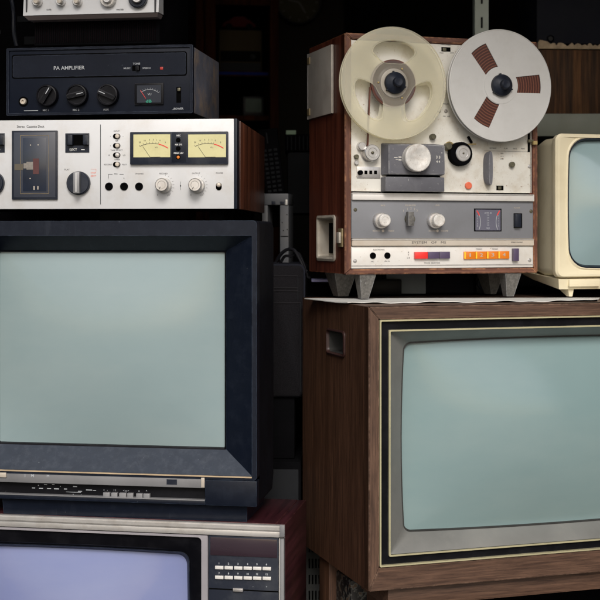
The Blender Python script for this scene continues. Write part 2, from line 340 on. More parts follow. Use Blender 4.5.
class Frame:
    """a thing standing at its own place and heading; P() measures a point of its own front plane"""
    def __init__(s, name, px, py, D, yaw, label, cat, group=None, base=None):
        s.o = Vector(((px - 300) / FPX * D, D, (HY - py) / FPX * D))
        if base is not None: s.o.z = base
        s.yaw = R(yaw); s.Rm = Matrix.Rotation(s.yaw, 3, 'Z'); s.Ri = s.Rm.transposed()
        e = bpy.data.objects.new(name, None); COL.objects.link(e); e.location = s.o; e.rotation_euler = (0, 0, s.yaw)
        e.empty_display_size = .05
        e['label'] = label; e['category'] = cat
        if group: e['group'] = group
        s.e = e
    def P(s, px, py, y=0):
        d = s.Ri @ Vector(((px - 300) / FPX, 1, (HY - py) / FPX)); o = s.Ri @ (-s.o)
        t = (y - o.y) / d.y; p = o + t * d
        return p.x, p.z
    def k(s, px, py=HY, y=0):      # metres per pixel there
        a = s.P(px, py, y); b = s.P(px, py + 1, y); return a[1] - b[1]
    def text(s, mb, body, px, py, hpx, y, bold=0, space=1.0, wpx=None):
        x, z = s.P(px, py, y); k = s.k(px, py, y); me = text_mesh(body, hpx * k, bold, space)
        sx = 1
        if wpx:
            xs = [v.co.x for v in me.vertices]; sx = wpx * k / max(1e-6, (max(xs) - min(xs)))
        mb.mesh(me, Matrix.Translation((x, y, z)) @ TO_FRONT @ Matrix.Diagonal((sx, 1, 1, 1))); bpy.data.meshes.remove(me)
    def bx(s, mb, px0, px1, py0, py1, y0, y1, bev=0, yp=None):
        """box whose front face shows at these pixels"""
        yp = y0 if yp is None else yp
        pm = (px0 + px1) / 2; qm = (py0 + py1) / 2
        x0, _ = s.P(px0, qm, yp); x1, _ = s.P(px1, qm, yp); _, z0 = s.P(pm, py1, yp); _, z1 = s.P(pm, py0, yp)
        return mb.box(x0, x1, y0, y1, z0, z1, bev)
def thing_obj(o, label, cat, group=None, kind=None):
    o['label'] = label; o['category'] = cat
    if group: o['group'] = group
    if kind: o['kind'] = kind
    return o
def strokes(f, mb, items, y, th=.0002):
    for x0, x1, y0, y1 in items: f.bx(mb, x0, x1, y0, y1, y - th, y + th * .5)
def knurled(f, name, px, py, rpx, L, y, mat, parent, cap=.75, skirt=None, n=48, wob=.03):
    """a turned knob standing L metres off plane y"""
    k = f.k(px, py, y - L); x, z = f.P(px, py, y - L); r = rpx * k
    mb = MB(); b = min(.0012, r * .15)
    prof = [(0, y - L + b * .4), (r * .55, y - L + b * .4), (r * .6, y - L), (r - b, y - L), (r, y - L + b), (r, y - .0005)]
    if skirt: prof += [(r * skirt, y - .0005), (r * skirt, y + .0005)]
    mb.lathe(x, z, prof, n, -wob)
    return mb.build(name, mat, parent, 30), x, z, r
def screw(f, px, py, rpx, y, parent, mat='old_bolt', name='screw'):
    x, z = f.P(px, py, y); r = rpx * f.k(px, py, y); mb = MB()
    mb.lathe(x, z, [(0, y - r * .5), (r * .6, y - r * .45), (r, y - r * .1), (r, y + .001)], 16)
    mb.box(x - r * .8, x + r * .8, y - r * .52, y - r * .3, z - r * .1, z + r * .1)
    mb.build(name, mat, parent)
def needle(mb, x0, z0, x1, z1, wd, y):
    d = Vector((x1 - x0, z1 - z0)).normalized(); n = Vector((-d.y, d.x)) * wd / 2
    mb.prism([(x0 + n.x, z0 + n.y), (x1 + n.x, z1 + n.y), (x1 - n.x, z1 - n.y), (x0 - n.x, z0 - n.y)], y - .0002, y)
def arc_strip(mb, cx, cz, r, a0, a1, wd, y, n=14):
    lo = [(cx + (r - wd / 2) * math.cos(R(a0 + (a1 - a0) * i / n)), cz + (r - wd / 2) * math.sin(R(a0 + (a1 - a0) * i / n))) for i in range(n + 1)]
    hi = [(cx + (r + wd / 2) * math.cos(R(a0 + (a1 - a0) * i / n)), cz + (r + wd / 2) * math.sin(R(a0 + (a1 - a0) * i / n))) for i in range(n + 1)]
    for i in range(n): mb.prism([lo[i], lo[i + 1], hi[i + 1], hi[i]], y - .0002, y)

# ------------------------------------------------------------------ the setting
FLOOR = -0.95
def struct(name, mb, mat):
    o = mb.build(name, mat); o['kind'] = 'structure'; return o
struct('street_ground', MB().box(-400, 400, -400, .9, FLOOR - .4, FLOOR - .02), 'asphalt')
struct('shop_floor', MB().box(-2.2, 2.2, .9, 4.4, FLOOR - .3, FLOOR), 'shop_floor')
struct('wall_back', MB().box(-2.2, 2.2, 4.2, 4.4, FLOOR, 1.6), 'shop_wall')
struct('shade_wall_left', MB().box(-1.6, -1.5, .9, 4.2, FLOOR, 1.6), 'shop_wall')  # unseen, carried forward to narrow the sky light
struct('shade_wall_right', MB().box(1.5, 1.6, .9, 4.2, FLOOR, 1.6), 'shop_wall')  # out of view, reaches forward to hold back side light from the sky
struct('shade_ceiling', MB().box(-2.4, 2.4, 1.35, 4.4, .86, .95), 'shop_wall')  # unseen, extended forward to keep sky light off the background

# ------------------------------------------------------------------ wooden television (right stack)
def crt_tv_frame(mb_specs): pass
TVR_YAW = 17.62
f = Frame('wooden_television', 369, 592, 1.93, TVR_YAW, 'large brown wood television with gold lined black border, underneath the tape recorder', 'television')
tvR = f
x0, z1 = f.P(367.5, 307); x0 = 0.0
W = .66; z0 = 0; D_ = .318
# outer shell
mb = MB()
o = rr(0, W, 0, z1, .004, .004); i_ = rr(0, W, 0, z1, .004, D_)
t = .012
hole_y0, hole_y1 = None, None
# left side panel with the handle opening
Lx = lambda px, py: None
def side_hit(f, px, py, x=0.0):
    """(y, z) where the pixel's ray meets the plane local x = const"""
    d = f.Ri @ Vector(((px - 300) / FPX, 1, (HY - py) / FPX)); o = f.Ri @ (-f.o)
    t = (x - o.x) / d.x; p = o + t * d
    return p.y, p.z
def side_plate(f, name, mat, y0, y1, z0, z1, holes, th, parent, x=0.0):
    """panel standing in the yz plane at local x, with rounded holes"""
    sp = [[(y0, z0), (y1, z0), (y1, z1), (y0, z1)]]
    for h in holes: sp.append([(a, c) for a, _, c in rr(h[0], h[1], h[2], h[3], h[4], 0)])
    me = plate_mesh(sp, th)
    T = Matrix(((0, 0, 1, x + th / 2), (1, 0, 0, 0), (0, 1, 0, 0), (0, 0, 0, 1)))
    mb = MB().mesh(me, T); bpy.data.meshes.remove(me)
    return mb.build(name, mat, parent)
def side_cup(f, name, mat, h, depth, lip, parent, x=0.0, cupmat=None):
    def lp(h, gx, x): return [(x, a, c) for a, _, c in rr(h[0] - gx, h[1] + gx, h[2] - gx, h[3] + gx, h[4] + max(0, gx * .5), 0)]
    mb = MB().loft([lp(h, lip, x + .0005), lp(h, lip, x - .002), lp(h, lip * .3, x - .003), lp(h, -.0005, x - .001), lp(h, -.001, x + .002)])
    a = mb.build(name, mat, parent)
    mb = MB().loft([lp(h, -.0012, x + .002), lp(h, -.002, x + depth * .9), lp(h, -.006, x + depth)], False, True)
    mb.build('recess', cupmat or mat, a)
    return a
ya, za = side_hit(f, 344.5, 333.5); yb, zb = side_hit(f, 328, 351.5)
h = (min(ya, yb), max(ya, yb), min(za, zb), max(za, zb), .006)
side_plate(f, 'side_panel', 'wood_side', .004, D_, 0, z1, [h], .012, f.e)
side_cup(f, 'carry_handle', 'handle_brown', h, .03, .0035, f.e, 0.0, 'gasket')
MB().box(.012, W, .004, D_, z1 - .012, z1).build('top_panel', 'wood_face_h', f.e)
MB().box(.012, W, .004, D_, 0, .012).build('bottom_panel', 'wood_side', f.e)
MB().box(W - .012, W, .004, D_, .0121, z1 - .0121).build('side_panel', 'wood_side', f.e)
# tube cover behind
mb = MB().loft([rr(.012, W - .012, .012, z1 - .0125, .01, D_ - .01), rr(.05, W - .05, .04, z1 - .05, .03, D_ + .06), rr(.16, W - .16, .1, z1 - .12, .03, D_ + .14)], True, True)
mb.build('rear_cover', 'matt_black', f.e)
# front frame: mitred rails and stiles
gx, gzt = f.P(379.5, 320); _, gzb = f.P(382, 567)
gx2, gzt2 = f.P(390.5, 331.5); _, gzb2 = f.P(393, 555)
gxR, gx2R = W - gx, W - gx2
def rail(pts, name, mat): MB().prism(pts, 0, .02, .0012).build(name, mat, f.e)
e_ = .0004
rail([(0 + e_, z1), (W - e_, z1), (gxR, gzt + e_), (gx, gzt + e_)], 'top_rail', 'wood_face_h')
rail([(0 + e_, 0), (gx, gzb - e_), (gxR, gzb - e_), (W - e_, 0)], 'bottom_rail', 'wood_face_h')
rail([(0, e_), (0, z1 - e_), (gx - e_, gzt), (gx - e_, gzb)], 'stile', 'wood_face_v')
rail([(W, e_), (gxR + e_, gzb), (gxR + e_, gzt), (W, z1 - e_)], 'stile', 'wood_face_v')
def ring(f, name, mat, outer, inner, y0, dy=.004, r0=.003, r1=.003, inner_y=None, parent=None):
    iy = y0 if inner_y is None else inner_y
    mb = MB().loft([rr(*outer, r0, y0 + dy), rr(*outer, r0, y0), rr(*inner, r1, iy), rr(*inner, r1, iy + dy)])
    return mb.build(name, mat, parent or f.e)
g1 = (gx, gxR, gzb, gzt); th_ = .0022
g1i = (gx + th_, gxR - th_, gzb + th_, gzt - th_)
ring(f, 'outer_gold_trim', 'gold_trim', g1, g1i, -.002, .012, .002, .002)
g2 = (gx2 - th_, gx2R + th_, gzb2 - th_, gzt2 + th_); g2i = (gx2, gx2R, gzb2, gzt2)
ring(f, 'black_border', 'black_plastic', g1i, g2, .004, .012, .002, .002)
ring(f, 'inner_gold_trim', 'gold_trim', g2, g2i, -.0005, .012, .002, .002)
yS = .024
sx, szt = f.P(404.5, 343, yS); _, szb = f.P(410, 532, yS); sxR = W - sx
MB().loft([rr(*g2i, .002, .002), rr(*g2i, .002, .0045), rr(sx - .002, sxR + .002, szb - .002, szt + .002, .010, yS, bulge=.0045), rr(sx, sxR, szb, szt, .012, yS + .004, bulge=.0045)]).build('bezel', 'bezel_metal', f.e, 25)
MB().loft([rr(sx - .001, sxR + .001, szb - .001, szt + .001, .012, yS + .0035, bulge=.0045), rr(sx + .0012, sxR - .0012, szb + .0012, szt - .0012, .011, yS + .003, bulge=.0045), rr(sx + .002, sxR - .002, szb + .002, szt - .002, .011, yS + .008, bulge=.0045)]).build('screen_gasket', 'gasket', f.e)
MB().loft(screen_loops(sx + .0005, sxR - .0005, szb + .0005, szt - .0005, .012, yS + .009, 0.030, .0045), False, True).build('screen', 'glass_teal_wood', f.e, 60)
TOPZ = f.o.z + z1
# ------------------------------------------------------------------ stand below it
f = Frame('television_stand', 388, 594, 1.955, TVR_YAW, 'brown wooden stand with set back front under the large brown wood television', 'stand', base=FLOOR)
zt = tvR.o.z - FLOOR - .001
MB().box(0, .6, 0, .3, zt - .03, zt, .002).build('top_board', 'wood_face_h', f.e)
for a in (.01, .565): MB().box(a, a + .025, .03, .28, 0, zt - .0305, .001).build('side_board', 'wood_side', f.e)
MB().box(.036, .564, .27, .28, .05, zt - .031).build('back_board', 'matt_black', f.e)
MB().box(.036, .564, .04, .269, .12, .135).build('shelf', 'wood_side', f.e)
# paper sheet on the television top
def on_z(px, py, z):
    t = z / ((HY - py) / FPX); return Vector(((px - 300) / FPX * t, t, z))
zs = TOPZ + .0015
c = [on_z(347.5, 303.3, zs), on_z(597, 300.6, zs), on_z(600, 297.5, zs), on_z(304.5, 298.2, zs)]
f3 = lambda u, v: (c[0] * (1 - u) + c[1] * u) * (1 - v) + (c[3] * (1 - u) + c[2] * u) * v
mb = MB(); N, K = 60, 8
vs = [[None] * (K + 1) for _ in range(N + 1)]
for i in range(N + 1):
    for j in range(K + 1):
        u, v = i / N, j / K
        p = f3(u, v); edge = max(0, 1 - v * 5)
        lift = edge * (.0012 + .0009 * math.sin(u * 23) + .0006 * math.sin(u * 61 + 1) + (.003 if u > .93 else 0) * (u - .93) / .07)
        vs[i][j] = mb.bm.verts.new((p.x, p.y + edge * .002 * math.sin(u * 37), p.z + max(0, lift)))
for i in range(N):
    for j in range(K): mb.bm.faces.new((vs[i][j], vs[i + 1][j], vs[i + 1][j + 1], vs[i][j + 1]))
bmesh.ops.recalc_face_normals(mb.bm, faces=mb.bm.faces)
_lo = {v: mb.bm.verts.new(v.co - Vector((0, 0, .0012))) for v in list(mb.bm.verts)}
_be = [e for e in mb.bm.edges if e.is_boundary]
for e in _be: mb.bm.faces.new((e.verts[0], e.verts[1], _lo[e.verts[1]], _lo[e.verts[0]]))
thing_obj(mb.build('paper_sheet', 'paper'), 'thin off white cardboard sheet lying on top of the large brown wood television', 'sheet')

# ------------------------------------------------------------------ reel to reel recorder
D0 = 2.10
f = Frame('reel_tape_recorder', 345, 274.6, D0, 17.72, 'upright reel tape recorder in worn reddish wood case with cream and grey front', 'tape recorder')
E = f.e
_, H = f.P(345, 32.5); Wd = .5 * (f.P(538.3, 41)[0] + f.P(537.3, 273)[0]); Dp = .182
ya, za = side_hit(f, 318.5, 219); yb, zb = side_hit(f, 334.5, 258)
h = (min(ya, yb), max(ya, yb), min(za, zb), max(za, zb), .004)
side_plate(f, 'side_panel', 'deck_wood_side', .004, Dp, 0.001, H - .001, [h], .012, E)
a = side_cup(f, 'carry_handle', 'putty_metal', h, .019, .0055, E, 0.0, 'putty_metal')
# black sheet on the recess floor, painted shade of a deeper cavity
MB().box(.0165, .0185, h[0] + .003, h[1] - .006, h[2] + .007, h[3] - .007).build('slot_shade', 'hole', a)
MB().box(.012, Wd, .004, Dp, H - .012, H, .001).build('top_panel', 'deck_wood_face_h', E)
MB().box(.012, Wd, .004, Dp, 0, .012).build('bottom_panel', 'deck_wood_face_h', E)
MB().box(Wd - .012, Wd, .004, Dp, .0121, H - .0121).build('side_panel', 'deck_wood_side', E)
MB().box(.0125, Wd - .0125, Dp - .01, Dp - .001, .0125, H - .0125).build('back_panel', 'matt_black', E)
ix0, izt = f.P(351.3, 38.8); ix1, izb = f.P(533.6, 267.5)
def rail(pts, name, mat): MB().prism(pts, 0, .02, .0015).build(name, mat, E)
rail([(e_, H), (Wd - e_, H), (ix1, izt + e_), (ix0, izt + e_)], 'top_rail', 'deck_wood_face_h')
rail([(e_, 0), (ix0, izb - e_), (ix1, izb - e_), (Wd - e_, 0)], 'bottom_rail', 'deck_wood_face_h')
rail([(0, e_), (0, H - e_), (ix0 - e_, izt), (ix0 - e_, izb)], 'stile', 'deck_wood_face')
rail([(Wd, e_), (ix1 + e_, izb), (ix1 + e_, izt), (Wd, H - e_)], 'stile', 'deck_wood_face')
Z = lambda py, y=0: f.P(440, py, y)[1]
yp = .004
g_ = .0006
MB().box(ix0 + g_, ix1 - g_, yp, .03, Z(192), izt - g_, .0006).build('deck_plate', 'cream_paint', E)
MB().box(ix0 + g_, ix1 - g_, -.004, .03, Z(200.6), Z(193.6), .001).build('upper_trim_strip', 'white_metal', E)
MB().box(ix0 + g_, ix1 - g_, .001, .03, Z(238.4), Z(200.9), .0004).build('control_panel', 'grey_panel', E)
MB().prism([(ix0 + g_, Z(246)), (ix1 - g_, Z(246)), (ix1 - g_, Z(238.7)), (ix0 + g_, Z(238.7))], -.003, .03, .001).build('name_strip', 'tan_metal', E)
MB().box(ix0 + g_, ix1 - g_, .001, .03, izb + g_, Z(246.4), .0004).build('lower_panel', 'white_metal', E)
mb = MB(); f.bx(mb, 351.8, 533.3, 264.6, 265.6, .0004, .003); f.bx(mb, 351.8, 533.3, 239, 240.2, -.0036, -.002); f.bx(mb, 351.8, 533.3, 193.8, 194.8, -.0046, -.003)
mb.build('trim_line', 'silver_metal', E)
# legs
def leg(px0, px1, bx0, bx1, y0, y1, mat='hammered_grey'):
    a0 = f.P(px0, 274)[0]; a1 = f.P(px1, 274)[0]; b0 = f.P(bx0, 299)[0]; b1 = f.P(bx1, 299)[0]
    zb_ = TOPZ + .0035 - f.o.z; s = .006
    MB().hexa([(a0, y0, -.0005), (a1, y0, -.0005), (a1, y1, -.0005), (a0, y1, -.0005), (b0, y0 + s, zb_), (b1, y0 + s, zb_), (b1, y1 - s, zb_), (b0, y1 - s, zb_)]).build('leg', mat, E)
leg(360.5, 377, 363.5, 371, .004, .03)
leg(506.5, 522.5, 509.5, 516.5, .004, .03)
for a, b in ((.012, .05), (Wd - .05, Wd - .02)):
    zb_ = TOPZ + .0035 - f.o.z
    MB().hexa([(a, .085, -.0005), (b, .085, -.0005), (b, .135, -.0005), (a, .135, -.0005), (a + .01, .095, zb_), (b - .01, .095, zb_), (b - .01, .12, zb_), (a + .01, .12, zb_)]).build('leg', 'hammered_grey', E)
# hinged steel plate on the side
def side_box(mb, p0, p1, x0, x1, f=f):
    ya, za = side_hit(f, *p0); yb, zb = side_hit(f, *p1); return mb.box(x0, x1, ya, yb, za, zb, .0006)
y_b, z_bt = side_hit(f, 310, 54.5); y_f, z_ft = side_hit(f, 334, 44.5); _, z_bb = side_hit(f, 310, 119.5); _, z_fb = side_hit(f, 334, 113.5)
zt_, zb_ = (z_bt + z_ft) / 2, (z_bb + z_fb) / 2
pl = MB().box(-.005, -.0005, y_f, y_b - .004, zb_, zt_, .0008).build('hinged_plate', 'plate_steel', E)
mb = MB(); mb.tube([(-.003, y_b - .002, zb_), (-.003, y_b - .002, zt_)], .0028, 10); mb.build('hinge', 'silver_metal', pl)
for q in (61.5, 112.5):
    _, zz = side_hit(f, 311, q); MB().box(-.0065, -.0045, y_b - .016, y_b - .003, zz - .006, zz + .006, .0008).build('hinge_leaf', 'old_brass', pl)
# latch
y_b, z_t = side_hit(f, 339.5, 228.5); y_f, z_b = side_hit(f, 343.5, 247)
lt = MB().box(-.003, -.0003, y_f, y_b, z_b, z_t, .0006).build('latch', 'old_brass', E)
MB().box(-.007, -.003, y_f + .003, y_b - .004, z_b + .006, z_t - .006, .001).build('latch_catch', 'putty_metal', lt)
# small corner latch on the right side
mb = MB(); f.bx(mb, 533.5, 537.5, 141, 144.5, -.006, .0); mb.build('corner_latch', 'brass', E)

# ---- lettering on the recorder
mb = Words(); yl = yp - .0002
f.text(mb, 'TAPE SPEED', 445.5, 44.7, 1.6, yl); f.text(mb, 'HIGH', 441.5, 53, 1.3, yl); f.text(mb, 'LOW', 452, 53, 1.3, yl)
f.text(mb, 'PAUSE', 446, 104, 1.5, yl); f.text(mb, 'ON   OFF', 446.5, 116.5, 1.4, yl)
for t_, x_ in (('REWIND', 493), ('PLAY', 506), ('FAST', 515), ('FWD', 523)): f.text(mb, t_, x_, 148.3 + (x_ - 493) * .02, 1.4, yl)
for q, t_ in ((153.5, 'MIX'), (156.5, 'A  B'), (159, 'LINE')): f.text(mb, t_, 502, q, 1.3, yl)
strokes(f, mb, [(484, 530, 151.2, 151.4), (426, 430, 167, 167.3), (434, 440, 184, 184.3)], yl)
f.text(mb, 'SYSTEM   OF   MS', 429, 242.6, 2.3, -.0032, wpx=37); f.text(mb, 'STEREO PHONIC', 517, 242.4, 1.3, -.0032)
f.text(mb, 'ELECTRONIC', 379, 249.8, 1.5, .0008); f.text(mb, 'MIC', 372.5, 261.5, 1.3, .0008); f.text(mb, 'LINE IN', 387, 261.3, 1.3, .0008)
for q, t_ in ((252.5, 'R'), (255, 'T'), (258, 'L R')): f.text(mb, t_, 408.5, q, 1.7, .0008)
f.text(mb, 'TRACK  SELECTOR', 432, 263, 1.5, .0008); f.text(mb, 'STEREO', 479, 249.3, 1.5, .0008); f.text(mb, 'MONO', 495, 249.2, 1.5, .0008)
mb.build('lettering', 'ink', E)
mb = Words(); yc = .0008
f.text(mb, 'BASS', 383, 205.5, 1.6, yc); f.text(mb, 'EQUALIZER', 410.5, 205.4, 1.6, yc); f.text(mb, 'LEVEL', 437.5, 205.4, 1.6, yc)
for i, (a_, b_) in enumerate(((403.5, 210.8), (407.5, 209.2), (411, 208.4), (414.5, 209.2), (417, 210.6))): f.text(mb, 'I1223'[i], a_, b_, 2.2, yc)
f.text(mb, 'RECORD', 376.5, 231, 1.5, yc); f.text(mb, 'TREBLE', 391, 231, 1.5, yc); f.text(mb, 'RECORD', 432.5, 231, 1.5, yc); f.text(mb, 'VOLUME', 444.5, 231, 1.5, yc)
for a_ in (383, 437.5):
    x, z = f.P(a_, 230.8, yc); mb.lathe(x, z, [(0, yc - .0001), (.0022, yc - .0001), (.0022, yc)], 12)
f.text(mb, 'POWER', 517, 208, 1.5, yc)
mb.build('panel_lettering', 'tan_metal', E)
# ---- tape heads cover, two tiers
ch = .022
mb = MB()
def tier(x0, x1, y0, y1, top):
    a = f.P(x0, (y0 + y1) / 2, yp - ch)[0]; b = f.P(x1, (y0 + y1) / 2, yp - ch)[0]; z_b = f.P(415, y1, yp - ch)[1]; z_t = f.P(415, y0, yp - ch)[1]
    return a, b, z_b, z_t
a, b, c_, d_ = tier(389, 445, 144.5, 174.5, 0)
hc = MB().hexa([(a, yp - ch, c_), (b, yp - ch, c_), (b, yp - ch, d_), (a, yp - ch, d_), (a - .006, yp, c_ - .001), (b + .001, yp, c_ - .001), (b - .005, yp, d_ + .003), (a - .006, yp, d_ + .003)])
bmesh.ops.bevel(hc.bm, geom=list(hc.bm.edges), offset=.0012, segments=2, affect='EDGES')
hc = hc.build('head_cover', 'grey_cover', E)
a, b, c_, d_ = tier(385.5, 444.5, 177, 191.5, 0)
MB().box(a, b, yp - ch, yp - .0005, c_, d_, .0012).build('lower_head_cover', 'grey_cover', hc)
mb = MB(); f.bx(mb, 388, 440, 174, 177.6, yp - ch * .35, yp); mb.build('cover_gap', 'hole', hc)
o_, x, z, r = knurled(f, 'selector_knob', 418.5, 157.7, 14, .016, yp - ch - .0004, 'worn_aluminium', E, n=64, wob=.015)
mb = MB(); yl2 = yp - ch - .0003
strokes(f, mb, [(394, 397.5, 157.2, 157.9), (395.5, 398, 159, 159.6), (398.6, 401.5, 156.6, 157.6), (398.6, 401.5, 159.4, 160.4)], yl2)
f.text(mb, '3 3', 438.2, 157.3, 2.8, yl2, .0001); f.text(mb, '4 4', 438.2, 161.8, 2.4, yl2, .0001)
mb.build('cover_lettering', 'cream_paint', hc)
# ---- capstan roller, counter, small screws
knurled(f, 'tape_guide_roller', 372.8, 152.6, 8.2, .016, yp, 'silver_metal', E, n=40, wob=.0, skirt=1.15)
x, z = f.P(372.8, 152.6, yp - .0168); MB().lathe(x, z, [(0, yp - .019), (.0018, yp - .0185), (.0025, yp - .0165), (.0025, yp - .015)], 16).build('roller_screw', 'old_bolt', E)
for (px, py, r_, L, m_) in ((362.5, 146, 4.3, .010, 'silver_metal'), (357, 156.6, 2.3, .006, 'old_bolt'), (356.8, 162.6, 2.2, .004, 'silver_metal')):
    knurled(f, 'guide_post', px, py, r_, L, yp, m_, E, n=20, wob=0)
cn = MB(); f.bx(cn, 357, 380.5, 166.8, 178, yp - .002, yp + .001, .0005); cn = cn.build('tape_counter', 'silver_metal', E)
mb = MB()
for px in (366, 370.8, 375.6): f.bx(mb, px - 1.4, px + 1.4, 170.6, 174.2, yp - .0024, yp - .001)
mb.build('counter_window', 'hole', cn)
knurled(f, 'counter_reset', 361, 172.5, 2.4, .006, yp - .002, 'matt_black', cn, n=16, wob=0)
# ---- knob with black ring at the right
knurled(f, 'drive_roller', 461.8, 153.8, 12, .014, yp, 'matt_black', E, n=56, wob=.012)
o_, x, z, r = knurled(f, 'roller_cap', 463.6, 153.2, 8.1, .002, yp - .0142, 'silver_metal', E, n=40, wob=0)
x, z = f.P(463.8, 153.2, yp - .017); MB().lathe(x, z, [(0, yp - .0185), (.001, yp - .018), (.0016, yp - .016)], 12).build('roller_screw', 'old_bolt', E)
knurled(f, 'tape_guide_post', 449.3, 146.2, 3.6, .012, yp, 'old_bolt', E, n=18, wob=.05)
x, z = f.P(449.3, 146.5, yp); MB().lathe(x, z, [(.0058, yp - .001), (.0074, yp - .0015), (.0084, yp - .0005), (.0084, yp + .0005)], 28).build('post_ring', 'brass', E)
mb = MB(); a = f.P(468, 136.5, yp - .004); b = f.P(471.8, 143, yp - .004); mb.tube([(a[0], yp - .004, a[1]), (b[0], yp - .004, b[1])], .0023, 10); mb.build('tape_stop', 'matt_black', E)
mb = MB(); a = f.P(455, 144.8, yp - .008); b = f.P(476, 144, yp - .008); mb.tube([(a[0], yp - .008, a[1]), (b[0], yp - .008, b[1])], .0011, 8); mb.build('tape_arm', 'brass', E)
# ---- lever
z_t = f.P(490, 151, yp - .014)[1]; z_b = f.P(490, 185.5, yp - .014)[1]; x_ = f.P(490.5, 168, yp - .014)[0]; zm = (z_t + z_b) / 2
def ovl(y, sx, sz): return [(x_ + sx * math.copysign(abs(math.cos(t)) ** .6, math.cos(t)), y, zm + sz * math.copysign(abs(math.sin(t)) ** .8, math.sin(t))) for t in [2 * math.pi * k / 32 for k in range(32)]]
hz = (z_t - z_b) / 2
MB().loft([ovl(yp, .0068, hz * .9), ovl(yp - .006, .0066, hz * .97), ovl(yp - .012, .005, hz), ovl(yp - .016, .0035, hz * .95)], True, True).build('function_lever', 'grey_cover', E, 50)
for (px, py, r_, L, m_, n_) in ((469, 185.6, 3.6, .004, 'salmon_plastic', 'record_button'), (433.8, 136.6, 3.0, .009, 'old_bolt', 'bolt'), (513, 164.5, 2.8, .007, 'old_bolt', 'bolt')):
    knurled(f, n_, px, py, r_, L, yp, m_, E, n=22, wob=0 if 'button' in n_ else .06)
for px, py in ((529.5, 166.5), (445.8, 111.2), (439, 111)): screw(f, px, py, 2.0, yp, E, 'silver_metal')
mb = Words(); f.bx(mb, 496.5, 503.5, 185.6, 190.2, yp - .0006, yp + .001); f.bx(mb, 441.5, 450.5, 47.2, 51.4, yp - .0006, yp + .001); f.bx(mb, 527.8, 530, 133, 152, yp - .0006, yp + .001)
mb.build('switch_slot', 'hole', E)
mb = Words(); f.bx(mb, 498.5, 501.5, 186.6, 189.4, yp - .003, yp, .0003); f.bx(mb, 443, 446.5, 48, 50.8, yp - .003, yp, .0003); f.bx(mb, 528.5, 534, 139.5, 142.5, yp - .006, yp - .002, .0008)
mb.build('slide_switch', 'old_bolt', E)
# ---- grey panel controls
yk = .001
for i, px in enumerate((384.2, 438.5)):
    k1, x, z, r = knurled(f, 'outer_knob', px - 2.2, 220.5, 8, .009, yk, 'silver_metal', E, n=44, wob=.03)
    knurled(f, 'inner_knob', px + 1.2, 220.3, 6.3, .020, yk, 'worn_aluminium', k1, n=44, wob=.03)
k1, x, z, r = knurled(f, 'selector_dial', 410.6, 219, 5.2, .006, yk, 'old_bolt', E, n=36, wob=.02)
mb = MB(); f.bx(mb, 408.5, 414.5, 211.5, 226, yk - .017, yk - .006, .0012); mb.build('pointer', 'hammered_grey', k1)
vm = MB(); f.bx(vm, 474.3, 501.6, 208.6, 231.2, yk - .0012, yk + .001, .0003); vm = vm.build('level_meter', 'hole', E)
mb = MB(); f.bx(mb, 475.5, 500.6, 209.6, 230.4, yk - .0016, yk - .0012); mb.build('meter_face', 'meter_grey', vm)
w_ = MB(); rd = MB(); ym = yk - .0018
for cx, a0, a1, a2 in ((464.5, -26, 22, 46), (511.8, 206, 158, 134)):
    x, z = f.P(cx, 222, ym); rad = abs(f.P(480.5, 222, ym)[0] - f.P(464.5, 222, ym)[0])
    arc_strip(w_, x, z, rad, a0, a1, .0008, ym); arc_strip(rd, x, z, rad, a1, a2 - (6 if a2 < 90 else -6), .0018, ym)
f.text(w_, 'LEVEL dB', 488, 213, 1.5, ym); f.text(w_, 'VU', 488, 228.4, 2, ym)
for q in (216, 218.6, 221.2, 223.8, 226):
    f.text(w_, '5', 477.5, q, 1.6, ym); f.text(w_, '2 0', 488, q - .8, 1.5, ym); f.text(w_, '7', 498.6, q, 1.6, ym)
w_.build('meter_scale', 'ink_pale', vm); rd.build('meter_red_zone', 'ink_red', vm)
mb = MB(); f.bx(mb, 514, 522.3, 213.3, 227.8, yk - .0015, yk + .001, .0005); rk = mb.build('power_switch', 'hole', E)
mb = MB(); f.bx(mb, 515.5, 521.5, 214, 227, yk - .008, yk - .0015, .0015); mb.build('rocker', 'rubber_cap', rk)
for px, py in ((355.3, 209.8), (531, 211.3)): screw(f, px, py, 1.9, yk, E)
for px, py in ((355, 261), (529.5, 260.2)): screw(f, px, py, 2.0, yk, E, 'silver_metal')
# ---- lower panel
for px, py in ((372.8, 255.7), (387.3, 255.6)):
    x, z = f.P(px, py, yk); k = f.k(px, py)
    j = MB().lathe(x, z, [(2.1 * k, yk + .0005), (2.1 * k, yk - .0015), (3.2 * k, yk - .0012), (3.3 * k, yk + .0005)], 24).build('jack_socket', 'matt_black', E)
    MB().lathe(x, z, [(0, yk - .0003), (2.1 * k, yk - .0003), (2.1 * k, yk)], 20).build('jack_hole', 'hole', j)
for i, (a, b, m_) in enumerate(((415.2, 427.9, 'red_plastic'), (428.3, 439.2, 'purple_plastic'), (439.8, 450.2, 'purple_plastic'))):
    mb = MB(); f.bx(mb, a, b, 251.9 - i * .1, 258.8 - i * .1, yk - .006, yk, .0008); mb.build('push_button', m_, E)
for i in range(4):
    a = 464.2 + i * 11.35
    mb = MB(); f.bx(mb, a, a + 11.2, 251.6 - i * .15, 259.2 - i * .15, yk - .0035, yk, .0006); b = mb.build('numbered_button', 'orange_plastic', E)
    mb = MB(); f.bx(mb, a + .2, a + 1.6, 252 - i * .15, 258.8 - i * .15, yk - .0038, yk - .0033); mb.build('bright_edge', 'orange_edge', b)
    mb = MB(); f.text(mb, str(i + 1), a + 6, 255.3 - i * .15, 3.6, yk - .0037, .00006, wpx=3.2 if i else 1.5); mb.build('number', 'tan_metal', b)
